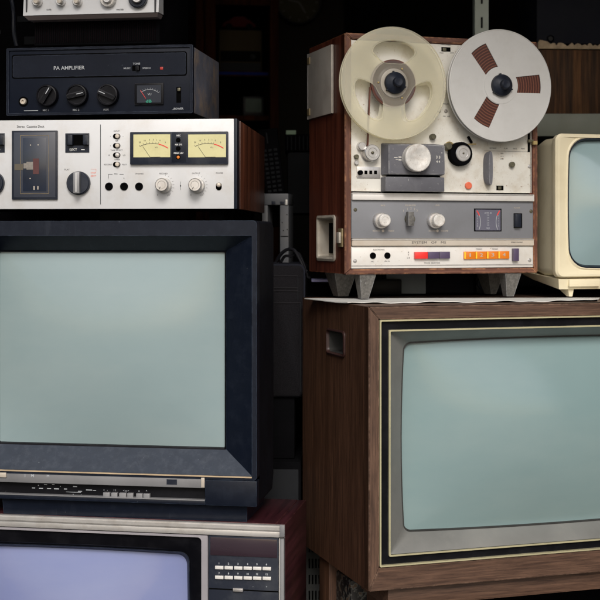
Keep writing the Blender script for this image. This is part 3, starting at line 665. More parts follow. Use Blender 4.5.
mb = MB(); f.bx(mb, 513.6, 519.2, 248.4, 261, yk - .007, yk, .0008); mb.build('vertical_switch', 'purple_plastic', E)

# ---- reels
def ring_pts(cx, cy, r, n=96): return [(cx + r * math.cos(2 * math.pi * i / n), cy + r * math.sin(2 * math.pi * i / n)) for i in range(n)]
def make_reel(px, py, rpx, kind, label, hub_px):
    yb = yp - .030
    k = f.k(px, py, yb); x, z = f.P(px, py, yb); r = rpx * k
    world = f.o + f.Rm @ Vector((x, yb, z))
    t = bpy.data.objects.new('tape_reel', None); COL.objects.link(t); t.location = world; t.rotation_euler = (0, 0, f.yaw)
    t['label'] = label; t['category'] = 'tape reel'; t.empty_display_size = .05
    holes = []
    if kind == 'clear':
        for a0 in (90, 212, -32):
            pts = []
            for i in range(44):
                q = 2 * math.pi * i / 44; c0, s0 = math.cos(q), math.sin(q)
                rho = .56 + .205 * math.copysign(abs(s0) ** .62, s0)
                A = 30 + 10 * (rho - .355) / .39
                an = R(a0 + A * math.copysign(abs(c0) ** .62, c0))
                pts.append((r * rho * math.cos(an), r * rho * math.sin(an)))
            holes.append(pts)
    else:
        for a0 in (4, 124, 241):
            ri, ro = r * .335, r * .80; n = 6; pts = []
            A = 12.5
            pts += [(ro * math.cos(R(a0 - A + 2 * A * i / n)), ro * math.sin(R(a0 - A + 2 * A * i / n))) for i in range(n + 1)]
            B = 25.5
            pts += [(ri * math.cos(R(a0 + B - 2 * B * i / n)), ri * math.sin(R(a0 + B - 2 * B * i / n))) for i in range(n + 1)]
            holes.append(pts)
    mat = 'reel_plastic' if kind == 'clear' else 'reel_metal'
    for yy in (0, .0085):
        me = plate_mesh([ring_pts(0, 0, r)] + holes + [ring_pts(0, 0, r * .1, 32)], .0016, .0004)
        MB().mesh(me, Matrix.Translation((0, yy, 0)) @ Matrix.Rotation(R(4 if yy and kind == 'clear' else 0), 4, 'Y') @ TO_FRONT).build('flange', mat, t); bpy.data.meshes.remove(me)
    # rim bead
    for yy in (0, .0085):
        MB().lathe(0, 0, [(r * .985, yy - .0008), (r * .99, yy - .0013), (r * 1.002, yy - .001), (r * 1.002, yy + .001), (r * .985, yy + .0008)], 96).build('rim', mat, t)
    if kind == 'clear':
        MB().lathe(0, 0, [(r * .2, .0012), (r * .425, .0012), (r * .425, .0072), (r * .2, .0072)], 72).build('tape_pack', 'oxide_tape', t)
        MB().lathe(0, 0, [(r * .1, -.0012), (r * .3, -.0014), (r * .31, -.0008), (r * .40, -.0012), (r * .405, -.0007)], 64).build('hub', 'hub_plastic', t)
        MB().lathe(0, 0, [(r * .1, -.0022), (r * .2, -.0024), (r * .24, -.002), (r * .26, -.0015)], 56).build('hub_collar', 'putty_metal', t)
        for hp in holes:      # raised lips round the windows
            cx, cy = sum(p[0] for p in hp) / len(hp), sum(p[1] for p in hp) / len(hp)
            MB().tube([(cx + (p[0] - cx) * 1.06, -.0009, cy + (p[1] - cy) * 1.06) for p in hp + hp[:2]], .0006, 6).build('window_lip', 'reel_plastic', t)
    else:
        MB().lathe(0, 0, [(r * .2, .001), (r * .86, .001), (r * .86, .0072), (r * .2, .0072)], 72).build('tape_pack', 'tape_rings', t)
        MB().lathe(0, 0, [(r * .1, -.0013), (r * .325, -.0013), (r * .328, -.0006)], 64).build('hub', 'reel_metal', t)
    # spindle cap
    hk = (hub_px[0] - px) * k
    R1 = hub_px[2] * k
    cap = MB().lathe(0, 0, [(0, -.022), (R1 * .32, -.0225), (R1 * .42, -.021), (R1 * .46, -.014), (R1 * .75, -.011), (R1 * .97, -.008), (R1, -.006), (R1, -.0006)], 40, 0).build('spindle_cap', 'rubber_cap', t, 30)
    for i in range(3):
        a = R(90 + 120 * i + 20); MB().box(-.001, .001, -.0078, -.001, R1 * .98, R1 * 1.09).build('fin', 'rubber_cap', cap).rotation_euler = (0, a, 0)
    if kind == 'clear':
        for a0, q in ((60, .30), (180, .3), (300, .3)):
            MB().lathe(r * q * math.cos(R(a0)), r * q * math.sin(R(a0)), [(0, -.0022), (.0014, -.002), (.0018, -.001)], 12).build('rivet', 'brass', t)
    # shaft into the recorder
    MB().lathe(0, 0, [(.004, .009), (.004, .0295)], 16).build('spindle_shaft', 'silver_metal', t)
    return t, world, r
# tape windings seen through the metal flange: concentric rings
m, nt_, p_ = new_mat('tape_rings'); tc = nt_.nodes.new('ShaderNodeTexCoord'); wv = nt_.nodes.new('ShaderNodeTexWave')
wv.wave_type = 'RINGS'; wv.rings_direction = 'Y'; wv.inputs['Scale'].default_value = 70; wv.inputs['Distortion'].default_value = .9; wv.inputs['Detail'].default_value = 4; wv.inputs['Detail Scale'].default_value = 3
nt_.links.new(tc.outputs['Object'], wv.inputs[0])
nt_.links.new(ramp(nt_, wv.outputs['Fac'], [(0, (.045, .011, .006)), (.8, (.10, .027, .014)), (1, (.19, .07, .04))]), p_.inputs['Base Color']); p_.inputs['Roughness'].default_value = .38
M['tape_rings'] = m
make_reel(394, 83.2, 56.3, 'clear', 'translucent cream plastic reel with large open windows and little tape left on it', (395.5, 81.5, 11))
make_reel(500.6, 85.6, 56.0, 'metal', 'opaque silver metal reel full of brown tape seen through three slots', (503, 86, 11))
# tape running down
mb = MB(); y_t = yp - .026
a = f.P(370.5, 87, y_t); b = f.P(369.3, 108, y_t); c_ = f.P(367.5, 146, yp - .010)
def ribbon(mb, p, q, wd):
    p, q = Vector(p), Vector(q); mb.hexa([p + Vector((-.0009, 0, 0)), p + Vector((.0009, 0, 0)), p + Vector((.0009, wd, 0)), p + Vector((-.0009, wd, 0)), q + Vector((-.0009, 0, 0)), q + Vector((.0009, 0, 0)), q + Vector((.0009, wd, 0)), q + Vector((-.0009, wd, 0))])
ribbon(mb, (a[0], y_t, a[1]), (b[0], y_t, b[1]), .005); ribbon(mb, (b[0], y_t, b[1]), (c_[0], yp - .012, c_[1]), .005)
tp = mb.build('magnetic_tape', 'oxide_tape'); tp.location = f.o; tp.rotation_euler = (0, 0, f.yaw)
thing_obj(tp, 'thin brown tape running down from the translucent reel to the guide roller', 'tape')

# ------------------------------------------------------------------ ivory television
f = Frame('ivory_television', 556.5, 290, 2.17, 17.5, 'small ivory plastic television with rounded dark rimmed screen beside the tape recorder', 'television')
E = f.e; zbot = TOPZ + .0035 - f.o.z
_, zt = f.P(558, 133.8); _, zlip = f.P(556, 276.5); xl = f.P(555.5, 200)[0]
Wc = .36
MB().loft([rr(.004, Wc, zlip - .004, zt - .003, .012, .02), rr(.001, Wc + .001, zlip - .002, zt, .012, .016), rr(0, Wc + .002, zlip - .002, zt + .001, .012, .004), rr(.003, Wc - .001, zlip, zt - .002, .010, 0), rr(.006, Wc - .004, zlip + .003, zt - .005, .008, .0)]).build('front_rim', 'ivory_plastic', E)
ys = .010
sx, szt = f.P(568.5, 140.5, ys); _, szb = f.P(580, 265.5, ys); sxR = Wc - sx
MB().loft([rr(.006, Wc - .004, zlip + .003, zt - .005, .008, .0), rr(sx - .006, sxR + .006, szb - .006, szt + .006, .03, .0025, bulge=.003), rr(sx - .004, sxR + .004, szb - .004, szt + .004, .03, .0005, bulge=.003), rr(sx - .0026, sxR + .0026, szb - .0026, szt + .0026, .03, .002, bulge=.003)]).build('front_plate', 'ivory_plastic', E, 25)
MB().loft([rr(sx - .0027, sxR + .0027, szb - .0027, szt + .0027, .03, .0015, bulge=.003), rr(sx - .001, sxR + .001, szb - .001, szt + .001, .03, .0012, bulge=.003), rr(sx + .002, sxR - .002, szb + .002, szt - .002, .028, ys, bulge=.003)]).build('screen_rim', 'navy_plastic', E)
MB().loft(screen_loops(sx + .001, sxR - .001, szb + .001, szt - .001, .028, ys + .001, .018, .003), False, True).build('screen', 'glass_small', E, 60)
MB().loft([rr(.006, Wc - .006, zlip + .001, zt - .004, .014, .017), rr(.004, Wc - .004, zlip - .001, zt - .004, .014, .06), rr(.02, Wc - .02, zlip + .01, zt - .02, .02, .16), rr(.09, Wc - .09, zlip + .04, zt - .06, .03, .24)], False, True).build('body_shell', 'ivory_dull', E, 50)
_, zb2 = f.P(560, 289.5)
MB().hexa([(.006, .004, zlip - .0045), (Wc - .006, .004, zlip - .0045), (Wc - .006, .17, zlip + .008), (.006, .17, zlip + .008), (.009, .008, zb2), (Wc - .009, .008, zb2), (Wc - .03, .14, zb2 + .012), (.03, .14, zb2 + .012)]).build('base', 'ivory_plastic', E)
mb = MB(); f.bx(mb, 569.5, 600, 279.5, 286.5, .001, .008, .0008); mb.build('base_panel', 'ivory_plastic', E)
for q in (.028, Wc - .04):
    MB().hexa([(q, .012, zb2 + .002), (q + .011, .012, zb2 + .002), (q + .011, .05, zb2 + .002), (q, .05, zb2 + .002), (q + .002, .012, zbot), (q + .008, .012, zbot), (q + .008, .02, zbot), (q + .002, .02, zbot)]).build('foot', 'ivory_plastic', E)

# ------------------------------------------------------------------ bottom left television
f = Frame('burgundy_television', 284.5, 525, 1.95, -10.09, 'television in dark burgundy wood case with silver top trim and bluish screen', 'television', base=FLOOR)
E = f.e; tvB = f
zt = -(525 - HY) / FPX * 1.95 - FLOOR; Wb = .56; Db = .19; TVB_TOP = zt + FLOOR
MB().box(-.014, 0, .0062, Db, 0, zt, .002).build('side_panel', 'burgundy_wood', E)
MB().box(-Wb, -Wb + .014, .0062, Db, 0, zt, .002).build('side_panel', 'burgundy_wood', E)
MB().box(-Wb + .0142, -.0142, .0062, Db, zt - .014, zt - .0002, .001).build('top_panel', 'burgundy_wood', E)
MB().box(-Wb + .0142, -.0142, .0062, Db, .0, .014, .001).build('bottom_panel', 'burgundy_wood', E)
MB().loft([rr(-Wb + .03, -.03, .05, zt - .02, .01, Db - .002), rr(-Wb + .07, -.08, .09, zt - .08, .02, Db + .1), rr(-Wb + .15, -.15, .12, zt - .15, .02, Db + .18)], False, True).build('rear_cover', 'matt_black', E)
zq = lambda py, y=0: f.P(284, py, y)[1]
MB().prism([(-Wb, zq(531.5)), (-.001, zq(531.5)), (-.001, zt - .0005), (-Wb, zt - .0005)], -.006, .006, .0022).build('upper_trim', 'trim_silver', E)
MB().box(-Wb, -.001, -.003, .006, zq(537.5), zq(531.8), .001).build('lower_trim', 'trim_silver', E)
mb = MB(); f.bx(mb, 279.5, 284.6, 525.2, 537, -.009, -.0062, .001); mb.build('trim_end_cap', 'dull_silver', E)
# right silver post
xa = f.P(280.3, 560)[0]; xb = f.P(284.3, 560)[0]
MB().box(xa, xb, -.003, .006, 0.02, zq(538), .001).build('side_trim', 'dull_silver', E)
mb = MB(); mb.box(f.P(279, 560)[0], xa - .0004, -.001, .006, .02, zq(538.2), .0005); mb.build('chrome_strip', 'trim_silver', E)
# control panel
xc0 = f.P(208.6, 560)[0]; xc1 = f.P(278.6, 560)[0]
cp = MB().box(xc0, xc1, -.001, .006, .06, zq(538.2), .0005).build('control_panel', 'slate_plastic', E)
mb = MB(); f.bx(mb, 210.3, 277, 538.3, 556.5, -.0022, -.0008, .0004); mb.build('display_window', plain('plum_glass', (.03, .018, .025), .2, var=.1, coat=.7), cp)
for j, py in enumerate((567.6, 577.4)):
    for i in range(6):
        a = 215 + i * 9.5
        mb = MB(); f.bx(mb, a, a + 8.3, py - 1.5 + i * .22, py + 1.7 + i * .22, -.004, -.001, .0005); mb.build('channel_button', 'white_metal', cp)
mb = MB()
for i in range(6):
    f.text(mb, '123456'[i], 219 + i * 9.5, 563.5 + i * .2, 1.9, -.0012, .0001); f.text(mb, ['7', '8', '9', '10', '11', '12'][i], 219 + i * 9.5, 573.4 + i * .2, 1.9, -.0012, .0001)
f.text(mb, '-', 253, 586.5, 2, -.0012); f.text(mb, '+', 266.5, 586.8, 2, -.0012)
mb.build('button_numbers', 'ink_pale', cp)
mb = MB(); f.bx(mb, 209, 278.4, 589.6, 590.8, -.0015, -.0005); mb.build('door_gap', 'hole', cp)
mb = MB(); f.bx(mb, 232.8, 242.8, 588.6, 591.8, -.005, -.001, .0006); mb.build('door_catch', 'silver_metal', cp)
# frame round the screen
xs1 = f.P(208, 560)[0]; xs0 = -Wb + .03
zft = zq(538.4); zfb = .07
fr = (xs0, xs1, zfb, zft); k = f.k(200, 560)
fri = (xs0 + 6 * k, xs1 - 6.5 * k, zfb + 6 * k, zft - 2.2 * k)
ring(f, 'screen_frame', 'frame_silver', fr, fri, -.002, .01, .002, .006)
ye = .02
ex1, ezt = f.P(187.5, 552.6, ye); ex0 = xs0 + .035; ezb = zfb + .03
ezt = f.P(150, 552.6, ye)[1]
MB().loft([rr(*fri, .006, .002), rr(ex0 - .01, ex1 + .010, ezb - .010, ezt + .0095, .014, .006, bulge=.002), rr(ex0 - .004, ex1 + .004, ezb - .004, ezt + .004, .014, ye - .008, bulge=.002)]).build('inner_bezel', 'black_plastic', E)
mb = MB().loft([rr(ex0 - .006, ex1 + .006, ezb - .006, ezt + .006, .014, ye - .009, bulge=.002), rr(ex0 - .0048, ex1 + .0048, ezb - .0048, ezt + .0048, .014, ye - .0115, bulge=.002), rr(ex0 - .0035, ex1 + .0035, ezb - .0035, ezt + .0035, .014, ye - .009, bulge=.002), rr(ex0 + .001, ex1 - .001, ezb + .001, ezt - .001, .014, ye, bulge=.002)])
mb.build('screen_rim', 'rubber_cap', E)
MB().loft(screen_loops(ex0, ex1, ezb, ezt, .014, ye, .03, .002), False, True).build('screen', 'glass_sky_blue', E, 60)

# ------------------------------------------------------------------ black television (left stack)
f = Frame('black_television', 257, 507, 1.952, -9.15, 'large dark navy plastic television with thick sloping frame around a pale screen', 'television', base=TVB_TOP)
E = f.e; Wl = .47
P = f.P
zt = P(257, 220.5)[1]; zb_ = P(257, 507)[1]
XR = 0.0
ox, ozt = P(252, 235.8); _, ozb = P(252, 476.5)
oxL = -Wl - ox
# outer rim and body
ring(f, 'front_rim', 'navy_plastic', (-Wl, 0, P(257, 478)[1] - .004, zt), (oxL, ox, ozb, ozt), -.001, .02, .006, .0015)
MB().loft([rr(-Wl, 0, zb_, zt, .006, .019), rr(-Wl, 0, zb_, zt, .006, .125), rr(-Wl + .004, -.004, zb_ + .012, zt - .001, .01, .158), rr(-Wl + .03, -.03, zb_ + .05, zt - .04, .01, .17), rr(-Wl + .1, -.1, zb_ + .08, zt - .1, .03, .33)], False, True).build('body_shell', 'navy_shell', E, 25)
yS = .030
sx1, szt_ = P(225.5, 251.3, yS); _, szb_ = P(225.5, 449, yS); sxL = -Wl - sx1
# bevel, four faces: bottom dusty and paler, light from above painted in
B0 = [(oxL, ozb), (ox, ozb), (ox, ozt), (oxL, ozt)]; B1 = [(sxL - .001, szb_ - .0005), (sx1 + .001, szb_ - .0005), (sx1 + .001, szt_ + .0005), (sxL - .001, szt_ + .0005)]
def face_strip(i, name, mat):
    j = (i + 1) % 4; mb = MB(); y0, y1 = .0005, yS
    q = [(B0[i][0], y0, B0[i][1]), (B0[j][0], y0, B0[j][1]), (B1[j][0], y1, B1[j][1]), (B1[i][0], y1, B1[i][1])]
    mb.hexa([Vector(v) for v in q] + [Vector(v) + Vector((0, .006, 0)) for v in q]); mb.build(name, mat, E)
face_strip(0, 'lower_bevel', 'lit_dusty_plastic'); face_strip(1, 'side_bevel', 'navy_plastic'); face_strip(2, 'upper_bevel', 'navy_plastic'); face_strip(3, 'side_bevel', 'navy_plastic')
MB().loft([rr(sxL - .001, sx1 + .001, szb_ - .001, szt_ + .001, .002, yS - .001), rr(sxL + .0012, sx1 - .0012, szb_ + .0012, szt_ - .0012, .002, yS + .0005), rr(sxL + .002, sx1 - .002, szb_ + .002, szt_ - .002, .002, yS + .006)]).build('screen_gasket', 'black_plastic', E)
MB().loft(screen_loops(sxL, sx1, szb_, szt_, .004, yS + .0055, .018, 0), False, True).build('screen', 'glass_teal', E, 60)
# gold line
gm = MB(); zg = P(252, 477.3)[1]; k = f.k(250, 477)
gm.box(oxL, ox, -.0016, .006, zg - k * .8, zg + k * .6); gm.build('copper_line', 'copper_line', E)
# strip with symbols, control recess, right block, lower rail, plinth
xe = P(205, 490)[0]
Zr = lambda py: P(205, py)[1]
MB().box(-Wl + .004, xe - .0004, -.0005, .02, Zr(488.2), zg - k * 1.0, .0008).build('flap_strip', 'dull_silver', E)
mb = Words(); f.bx(mb, 201, 204.5, 477.8, 487.6, -.002, -.0004, .0004); f.bx(mb, -6, 6, 472.6, 477.2, -.003, -.0004, .0005); mb.build('flap_tab', 'tan_metal', E)
mb = MB(); f.bx(mb, 166.5, 177, 479.3, 484.8, -.0008, -.0003); mb.build('sticker', 'slate_plastic', E)
rp = MB().box(-Wl + .004, xe - .0004, .010, .02, Zr(500.8), Zr(488.4)).build('control_recess', 'black_plastic', E)
MB().box(xe, 0, -.001, .02, zb_, P(257, 478.3)[1] - .0042, .002).build('corner_block', 'navy_plastic', E)
MB().box(-Wl + .004, xe - .0004, .0, .02, Zr(501.2), Zr(500.2), .0003).build('recess_lip', 'dull_silver', E)
MB().box(-Wl + .004, xe - .0004, .001, .03, zb_, Zr(501.3), .001).build('lower_rail', 'navy_plastic', E)
xp = P(246.5, 513, .014)[0]
MB().hexa([(-Wl + .07, .016, 0.0003), (xp, .016, .0003), (xp, .15, .0003), (-Wl + .07, .15, .0003), (-Wl + .07, .010, zb_ - .0003), (xp + .002, .010, zb_ - .0003), (xp + .002, .16, zb_ - .0003), (-Wl + .07, .16, zb_ - .0003)]).build('plinth', 'navy_plastic', E)
for a, b in ((103, 109.6), (111, 117.2), (119, 126), (127.1, 133), (136, 142.4), (143.2, 149.6)):
    mb = MB(); dy = (a - 103) * .03
    f.bx(mb, a, b, 492.6 + dy, 499 + dy, .004, .011, .0006); mb.build('push_button', 'dull_silver', rp)
mb = MB(); yr = .0097
strokes(f, mb, [(32, 35, 487.6, 488.3), (39, 43, 488, 488.7), (47, 51, 488.3, 489), (54, 59, 488.4, 489.3), (64, 67, 488.6, 489.4), (44, 47, 484.2, 484.9), (52, 54.5, 484.2, 484.9), (38, 38.8, 485, 485.8), (60, 60.8, 486, 486.7), (73, 77, 486, 487), (86, 92, 489.6, 490.4), (78, 82, 491, 491.6), (66, 81, 492, 492.3), (93, 96, 490.2, 490.7), (55, 60, 496, 497.6), (63, 67, 496.3, 497.8), (68, 81, 496.7, 497.1), (81, 81.5, 494.5, 498), (17, 18, 493.5, 495.6), (40.5, 41.6, 495.8, 497), (73, 73.5, 494, 495)], yr)
f.text(mb, '+   -', 105.5, 490.2, 2, yr); f.text(mb, 'I 1', 115, 490.3, 2, yr); f.text(mb, '< o >', 126, 490.7, 2, yr); f.text(mb, 'v', 139, 491, 2.4, yr); f.text(mb, '^', 146.5, 491.2, 2.4, yr)
mb.build('control_markings', 'ink_pale', rp)
mb = Words(); ya_ = -.0008
for px, t_ in ((25, '1'), (32.6, 'M'), (48, 'H')): f.text(mb, t_, px, 475.8, 3, ya_, .0001)
mb.build('flap_markings', 'ink_pale', E)
BLK_TOP = f.o.z + zt
tvL = f

# ------------------------------------------------------------------ cassette deck
f = Frame('cassette_deck', 238, 208.8, 1.99, -4.83, 'silver faced cassette deck with two yellow meters, standing on the navy television', 'cassette deck')
E = f.e; P = f.P; Wc = .48
zt = P(238, 118.6)[1]
MB().box(-Wc, -.0062, 0, .006, 0, zt, .0012).build('face_panel', 'silver_face', E)
MB().box(-.006, -.0015, .0, .03, 0, zt, .0008).build('face_edge', 'navy_plastic', E)
MB().box(-Wc, -.006, .0062, .3, .002, zt - .004, .001).build('chassis', 'matt_black', E)
MB().box(-.006, .0, .0305, .36, -.0, zt - .001, .0008).build('side_panel', 'rosewood', E)
MB().box(-Wc - .006, -Wc - .0005, .0062, .36, 0, zt - .001, .0008).build('side_panel', 'rosewood', E)
gap = f.o.z - BLK_TOP
for x in (-.04, -Wc + .05):
    for y in (.05, .13): MB().lathe(x, 0, [(0, 0)], 8) if 0 else MB().box(x - .012, x + .012, y, y + .024, -gap + .0005, .0015, .002).build('foot', 'matt_black', E)
yF = -.0002
# divider groove
mb = MB(); f.bx(mb, 100.2, 100.8, 124.5, 204.5, -.0003, .001); mb.build('panel_groove', 'ink', E)
# cassette door
dr = MB(); f.bx(dr, 11.6, 57.3, 130.5, 199.5, -.004, 0, .001); dr = dr.build('cassette_door', 'slate_plastic', E)
mb = MB(); f.bx(mb, 13.8, 55.4, 132.2, 197.5, -.0046, -.0038, .0003); mb.build('door_window', 'cassette_glass', dr)
a = P(22.8, 191.3, -.0047); b = P(46.4, 137.8, -.0047)
ring(f, 'window_line', 'old_brass', (a[0] - .004, b[0] + .004, a[1] - .004, b[1] + .004), (a[0] - .0034, b[0] + .0034, a[1] - .0034, b[1] + .0034), -.0049, .0003, .0003, .0003, parent=dr)
mb = MB(); f.bx(mb, 22.8, 46.4, 137.8, 191.3, -.005, -.0045, .0002); wl = mb.build('cassette_well', 'cassette_well', dr)
mb = MB(); f.bx(mb, 26.5, 33, 161.8, 169.6, -.0054, -.005); f.bx(mb, 23.5, 26.5, 163.2, 168.4, -.0053, -.005)
mb.build('tape_head', plain('dull_head', (.2, .18, .155), .5, var=.25, vscale=150), wl)
mb = MB(); f.bx(mb, 33, 39, 158.5, 174, -.0054, -.005); mb.build('pressure_pad', 'rust_red', wl)
mb = MB(); f.bx(mb, 14.5, 23, 164, 170, -.0052, -.0048); mb.build('worn_tab', plain('olive_dark', (.09, .075, .05), .5), wl)
mb = MB(); strokes(f, mb, [(33.5, 34.6, 186, 189.8), (37.4, 38.4, 186, 189.5), (30, 31, 144.5, 145.6), (37.6, 38.6, 144.3, 145.4), (29.6, 30.6, 178, 179)], -.0051); mb.build('guide_pins', 'tan_metal', wl)
# eject and record keys
for a, b in ((65.2, 89.2), (-20, 4.6)):
    kb = MB(); f.bx(kb, a, b, 133.2, 152.6, -.001, .001, .0004); kb = kb.build('key_bay', 'slate_plastic', E)
    mb = MB(); f.bx(mb, a + 1.4, b - 1.2, 134.6, 145.5, -.0013, -.0008); mb.build('bay_hole', 'hole', kb)
    mb = MB(); f.bx(mb, a + 1.8, a + 7, 135, 144.8, -.010, -.001, .001); f.bx(mb, b - 6.5, b - 1.8, 135, 144.6, -.010, -.001, .001); mb.build('key', 'rubber_cap', kb)
    mb = MB(); f.text(mb, 'EJECT', (a + b) / 2 - 4, 149.6, 2.2, -.0013); f.bx(mb, b - 8, b - 4.5, 149.2, 150, -.0013, -.0011); mb.build('key_label', 'ink_white', kb)
# function dials
for px in (77.6, -8.5):
    x, z = P(px, 183, -.008); k = f.k(px, 183)
    dl = MB().lathe(x, z, [(0, -.008), (10.5 * k, -.008), (11.7 * k, -.006), (11.9 * k, .0)], 56).build('function_dial', 'slate_plastic', E)
    mb = MB().box(x - 3 * k, x + 3.2 * k, -.018, -.0078, z - 10.5 * k, z + 10.8 * k, .0015); mb.build('dial_grip', 'dull_silver', dl)
    mb = MB().box(x - .3 * k, x + .5 * k, -.0184, -.018, z - 9 * k, z + 10 * k); mb.build('grip_line', 'ink_white', dl)
# meters
mt = MB(); f.bx(mt, 129.8, 228, 131.6, 164.4, -.006, 0, .0015); mt = mt.build('meter_housing', 'slate_plastic', E)
ymt = -.0062
for a, b in ((133.4, 170.2), (188.2, 226)):
    mb = MB(); f.bx(mb, a, b, 134.4, 157.2, ymt - .0002, ymt + .001); fc = mb.build('meter_face', 'meter_yellow', mt)
    mb = MB(); rd = MB(); y_ = ymt - .0004
    cx = (a + b) / 2 + .5; x, z = P(cx, 172, y_); k = f.k(cx, 172)
    arc_strip(mb, x, z, 28.5 * k, 116, 78, .0006, y_); arc_strip(rd, x, z, 28.5 * k, 77, 56, .0014, y_)
    for i, an in enumerate((116, 108, 101, 95, 89, 83, 78)):
        c0, s0 = math.cos(R(an)), math.sin(R(an)); needle(mb, x + 28.5 * k * c0, z + 28.5 * k * s0, x + 30.2 * k * c0, z + 30.2 * k * s0, .00035, y_)
    for i, (an, t_) in enumerate(((113, '20'), (104, '10'), (95, '5'), (88, '3'), (82, '1'), (76, '0'), (66, '3'))):
        me = text_mesh(t_, 1.6 * k); mb.mesh(me, Matrix.Translation((x + 32.2 * k * math.cos(R(an)), y_, z + 32.2 * k * math.sin(R(an)))) @ TO_FRONT); bpy.data.meshes.remove(me)
    f.text(mb, 'VU', cx + 4, 147.5, 1.6, y_)
    p0 = P(cx - 2.2, 157, y_); p1 = P(cx - 9.5, 146.4, y_); needle(mb, *p0, *p1, .0004, y_ - .0002)
    p1b = P(cx + 8, 156.9, y_); needle(mb, *p0, *p1b, .0003, y_ - .0002)
    mb.build('meter_scale', 'ink', fc); rd.build('red_zone', 'ink_red', fc)
ct = MB(); f.bx(ct, 171.6, 186.4, 132.2, 162.5, -.0066, -.0055, .0004); ct = ct.build('lamp_panel', 'navy_plastic', mt)
for py, m_ in ((140.2, 'hole'), (148.6, 'hole'), (157.2, 'orange_plastic')):
    x, z = P(178.2, py, -.0066); k = f.k(178, py)
    MB().lathe(x, z, [(0, -.0074), (1.2 * k, -.0072), (1.6 * k, -.0066)], 16).build('indicator_lamp', m_, ct)
    MB().lathe(x, z, [(1.6 * k, -.0068), (2.3 * k, -.007), (2.5 * k, -.0064)], 16).build('lamp_ring', 'hole', ct)
mb = MB()
for py, t_ in ((135.6, 'REC'), (144.7, 'DOLBY'.replace('DOLBY', 'NR SYS')), (153.2, 'PEAK LEV')): f.text(mb, t_, 178.6, py, 1.7, -.0068, .00005)
mb.build('lamp_lettering', 'ink_white', ct)
# slide switches
for i, py in enumerate((136.4, 145.8, 155.2, 164.6)):
    px = 116.7; a = P(px - 3.7, py + 2.5); b = P(px + 3.7, py - 2.7)
    s_ = MB().loft([rr(a[0], b[0], a[1], b[1], .004, .0005), rr(a[0], b[0], a[1], b[1], .004, -.0008)], False, True).build('slide_switch', 'hole', E)
    x, z = P(px + .3, py - .3, -.005); k = f.k(px, py)
    MB().lathe(x, z, [(0, -.0052), (1.8 * k, -.005), (2.2 * k, -.004), (2.2 * k, -.0008)], 20).build('switch_cap', 'tan_metal' if i != 2 else 'silver_metal', s_)
# jacks
for px in (109, 124.1, 139.1):
    x, z = P(px, 186.5); k = f.k(px, 186)
    j = MB().lathe(x, z, [(2.4 * k, .0005), (2.6 * k, -.0018), (3.9 * k, -.0016), (4.1 * k, .0005)], 30).build('jack_socket', 'matt_black', E)
    MB().lathe(x, z, [(0, -.0004), (2.5 * k, -.0004), (2.5 * k, .0002)], 20).build('jack_hole', 'hole', j)
# level knobs
for px in (162.0, 195.3):
    k1, x, z, r = knurled(f, 'level_knob', px + 1, 185.4, 7.8, .010, 0, 'worn_aluminium', E, n=60, wob=.03)
    k2, x, z, r = knurled(f, 'inner_knob', px - .6, 184.8, 6.7, .022, 0, 'silver_metal', k1, n=60, wob=.0)
    mb = MB(); a = P(px - 3.2, 189.5, -.0222); b = P(px - 1.8, 186.8, -.0222); needle(mb, *a, *b, .0008, -.0221); mb.build('pointer_mark', 'ink', k2)
pw = P(216, 190.3); pv = P(221.7, 182.5)
s_ = MB().loft([rr(pw[0], pv[0], pw[1], pv[1], .005, .0005), rr(pw[0], pv[0], pw[1], pv[1], .005, -.0008)], False, True).build('power_switch', 'hole', E)
x, z = P(218.5, 184.8, -.006); MB().lathe(x, z, [(0, -.007), (.0024, -.0065), (.0034, -.005), (.0034, -.0008)], 20).build('switch_lever', 'tan_metal', s_)
# lettering
mb = Words(); y_ = -.0002
f.text(mb, 'Stereo  Cassette Deck', 30.5, 126.6, 2.6, y_, .00003, wpx=28)
f.text(mb, 'PLAY', 67, 169.6, 1.7, y_)
for px, py, t_ in ((116.6, 131.2, 'INPUT'), (116.6, 141, 'NR'), (116.6, 150.4, 'TAPE SELECT'), (117, 159.7, 'TIMER'), (108, 164.7, 'RECORD'), (124.5, 164.7, 'PLAY'), (109, 155.3, 'HI'), (124.2, 155.3, 'LO'), (116, 174, 'MIC'), (139.5, 173.8, 'PHONES'), (163.5, 173.6, 'RECORD'), (196, 173.4, 'OUTPUT'), (219.5, 173.2, 'POWER')): f.text(mb, t_, px, py, 1.55, y_)
strokes(f, mb, [(108.4, 108.7, 174.2, 178), (108.4, 112.5, 174.1, 174.4), (119.5, 123.5, 174.1, 174.4), (110.2, 110.6, 136, 136.6), (122.8, 123.2, 136, 136.6), (110.2, 110.6, 145.5, 146.1), (180, 181, 185, 186.6), (180.3, 180.6, 181.5, 190)], y_)
f.text(mb, 'L', 108.5, 178.6, 1.4, y_); f.text(mb, 'R', 124, 178.4, 1.4, y_)
mw = mb
for cx in (162.5, 195.8):
    mb = MB()
    for i in range(9):
        an = R(-62 + i * 17); 
        x, z = P(cx, 185.8, y_); k = f.k(cx, 185); needle(mb, x + 10.2 * k * math.cos(an), z + 10.2 * k * math.sin(an), x + 12 * k * math.cos(an), z + 12 * k * math.sin(an), .0003, y_)
    mb.build('knob_scale', 'ink', E)
    f.text(mw, '0', cx - 5, 195, 1.5, y_); f.text(mw, '10', cx + 6.5, 195, 1.5, y_)
mw.build('lettering', 'ink', E)
mb = Words(); f.text(mb, 'STOP', 93.3, 173, 1.6, y_); f.text(mb, 'EJECT', 93.5, 176, 1.6, y_); strokes(f, mb, [(91, 96, 169, 169.2), (95.9, 96.1, 169, 171.5)], y_); mb.build('red_lettering', 'salmon_plastic', E)
DECK_TOP = f.o.z + zt

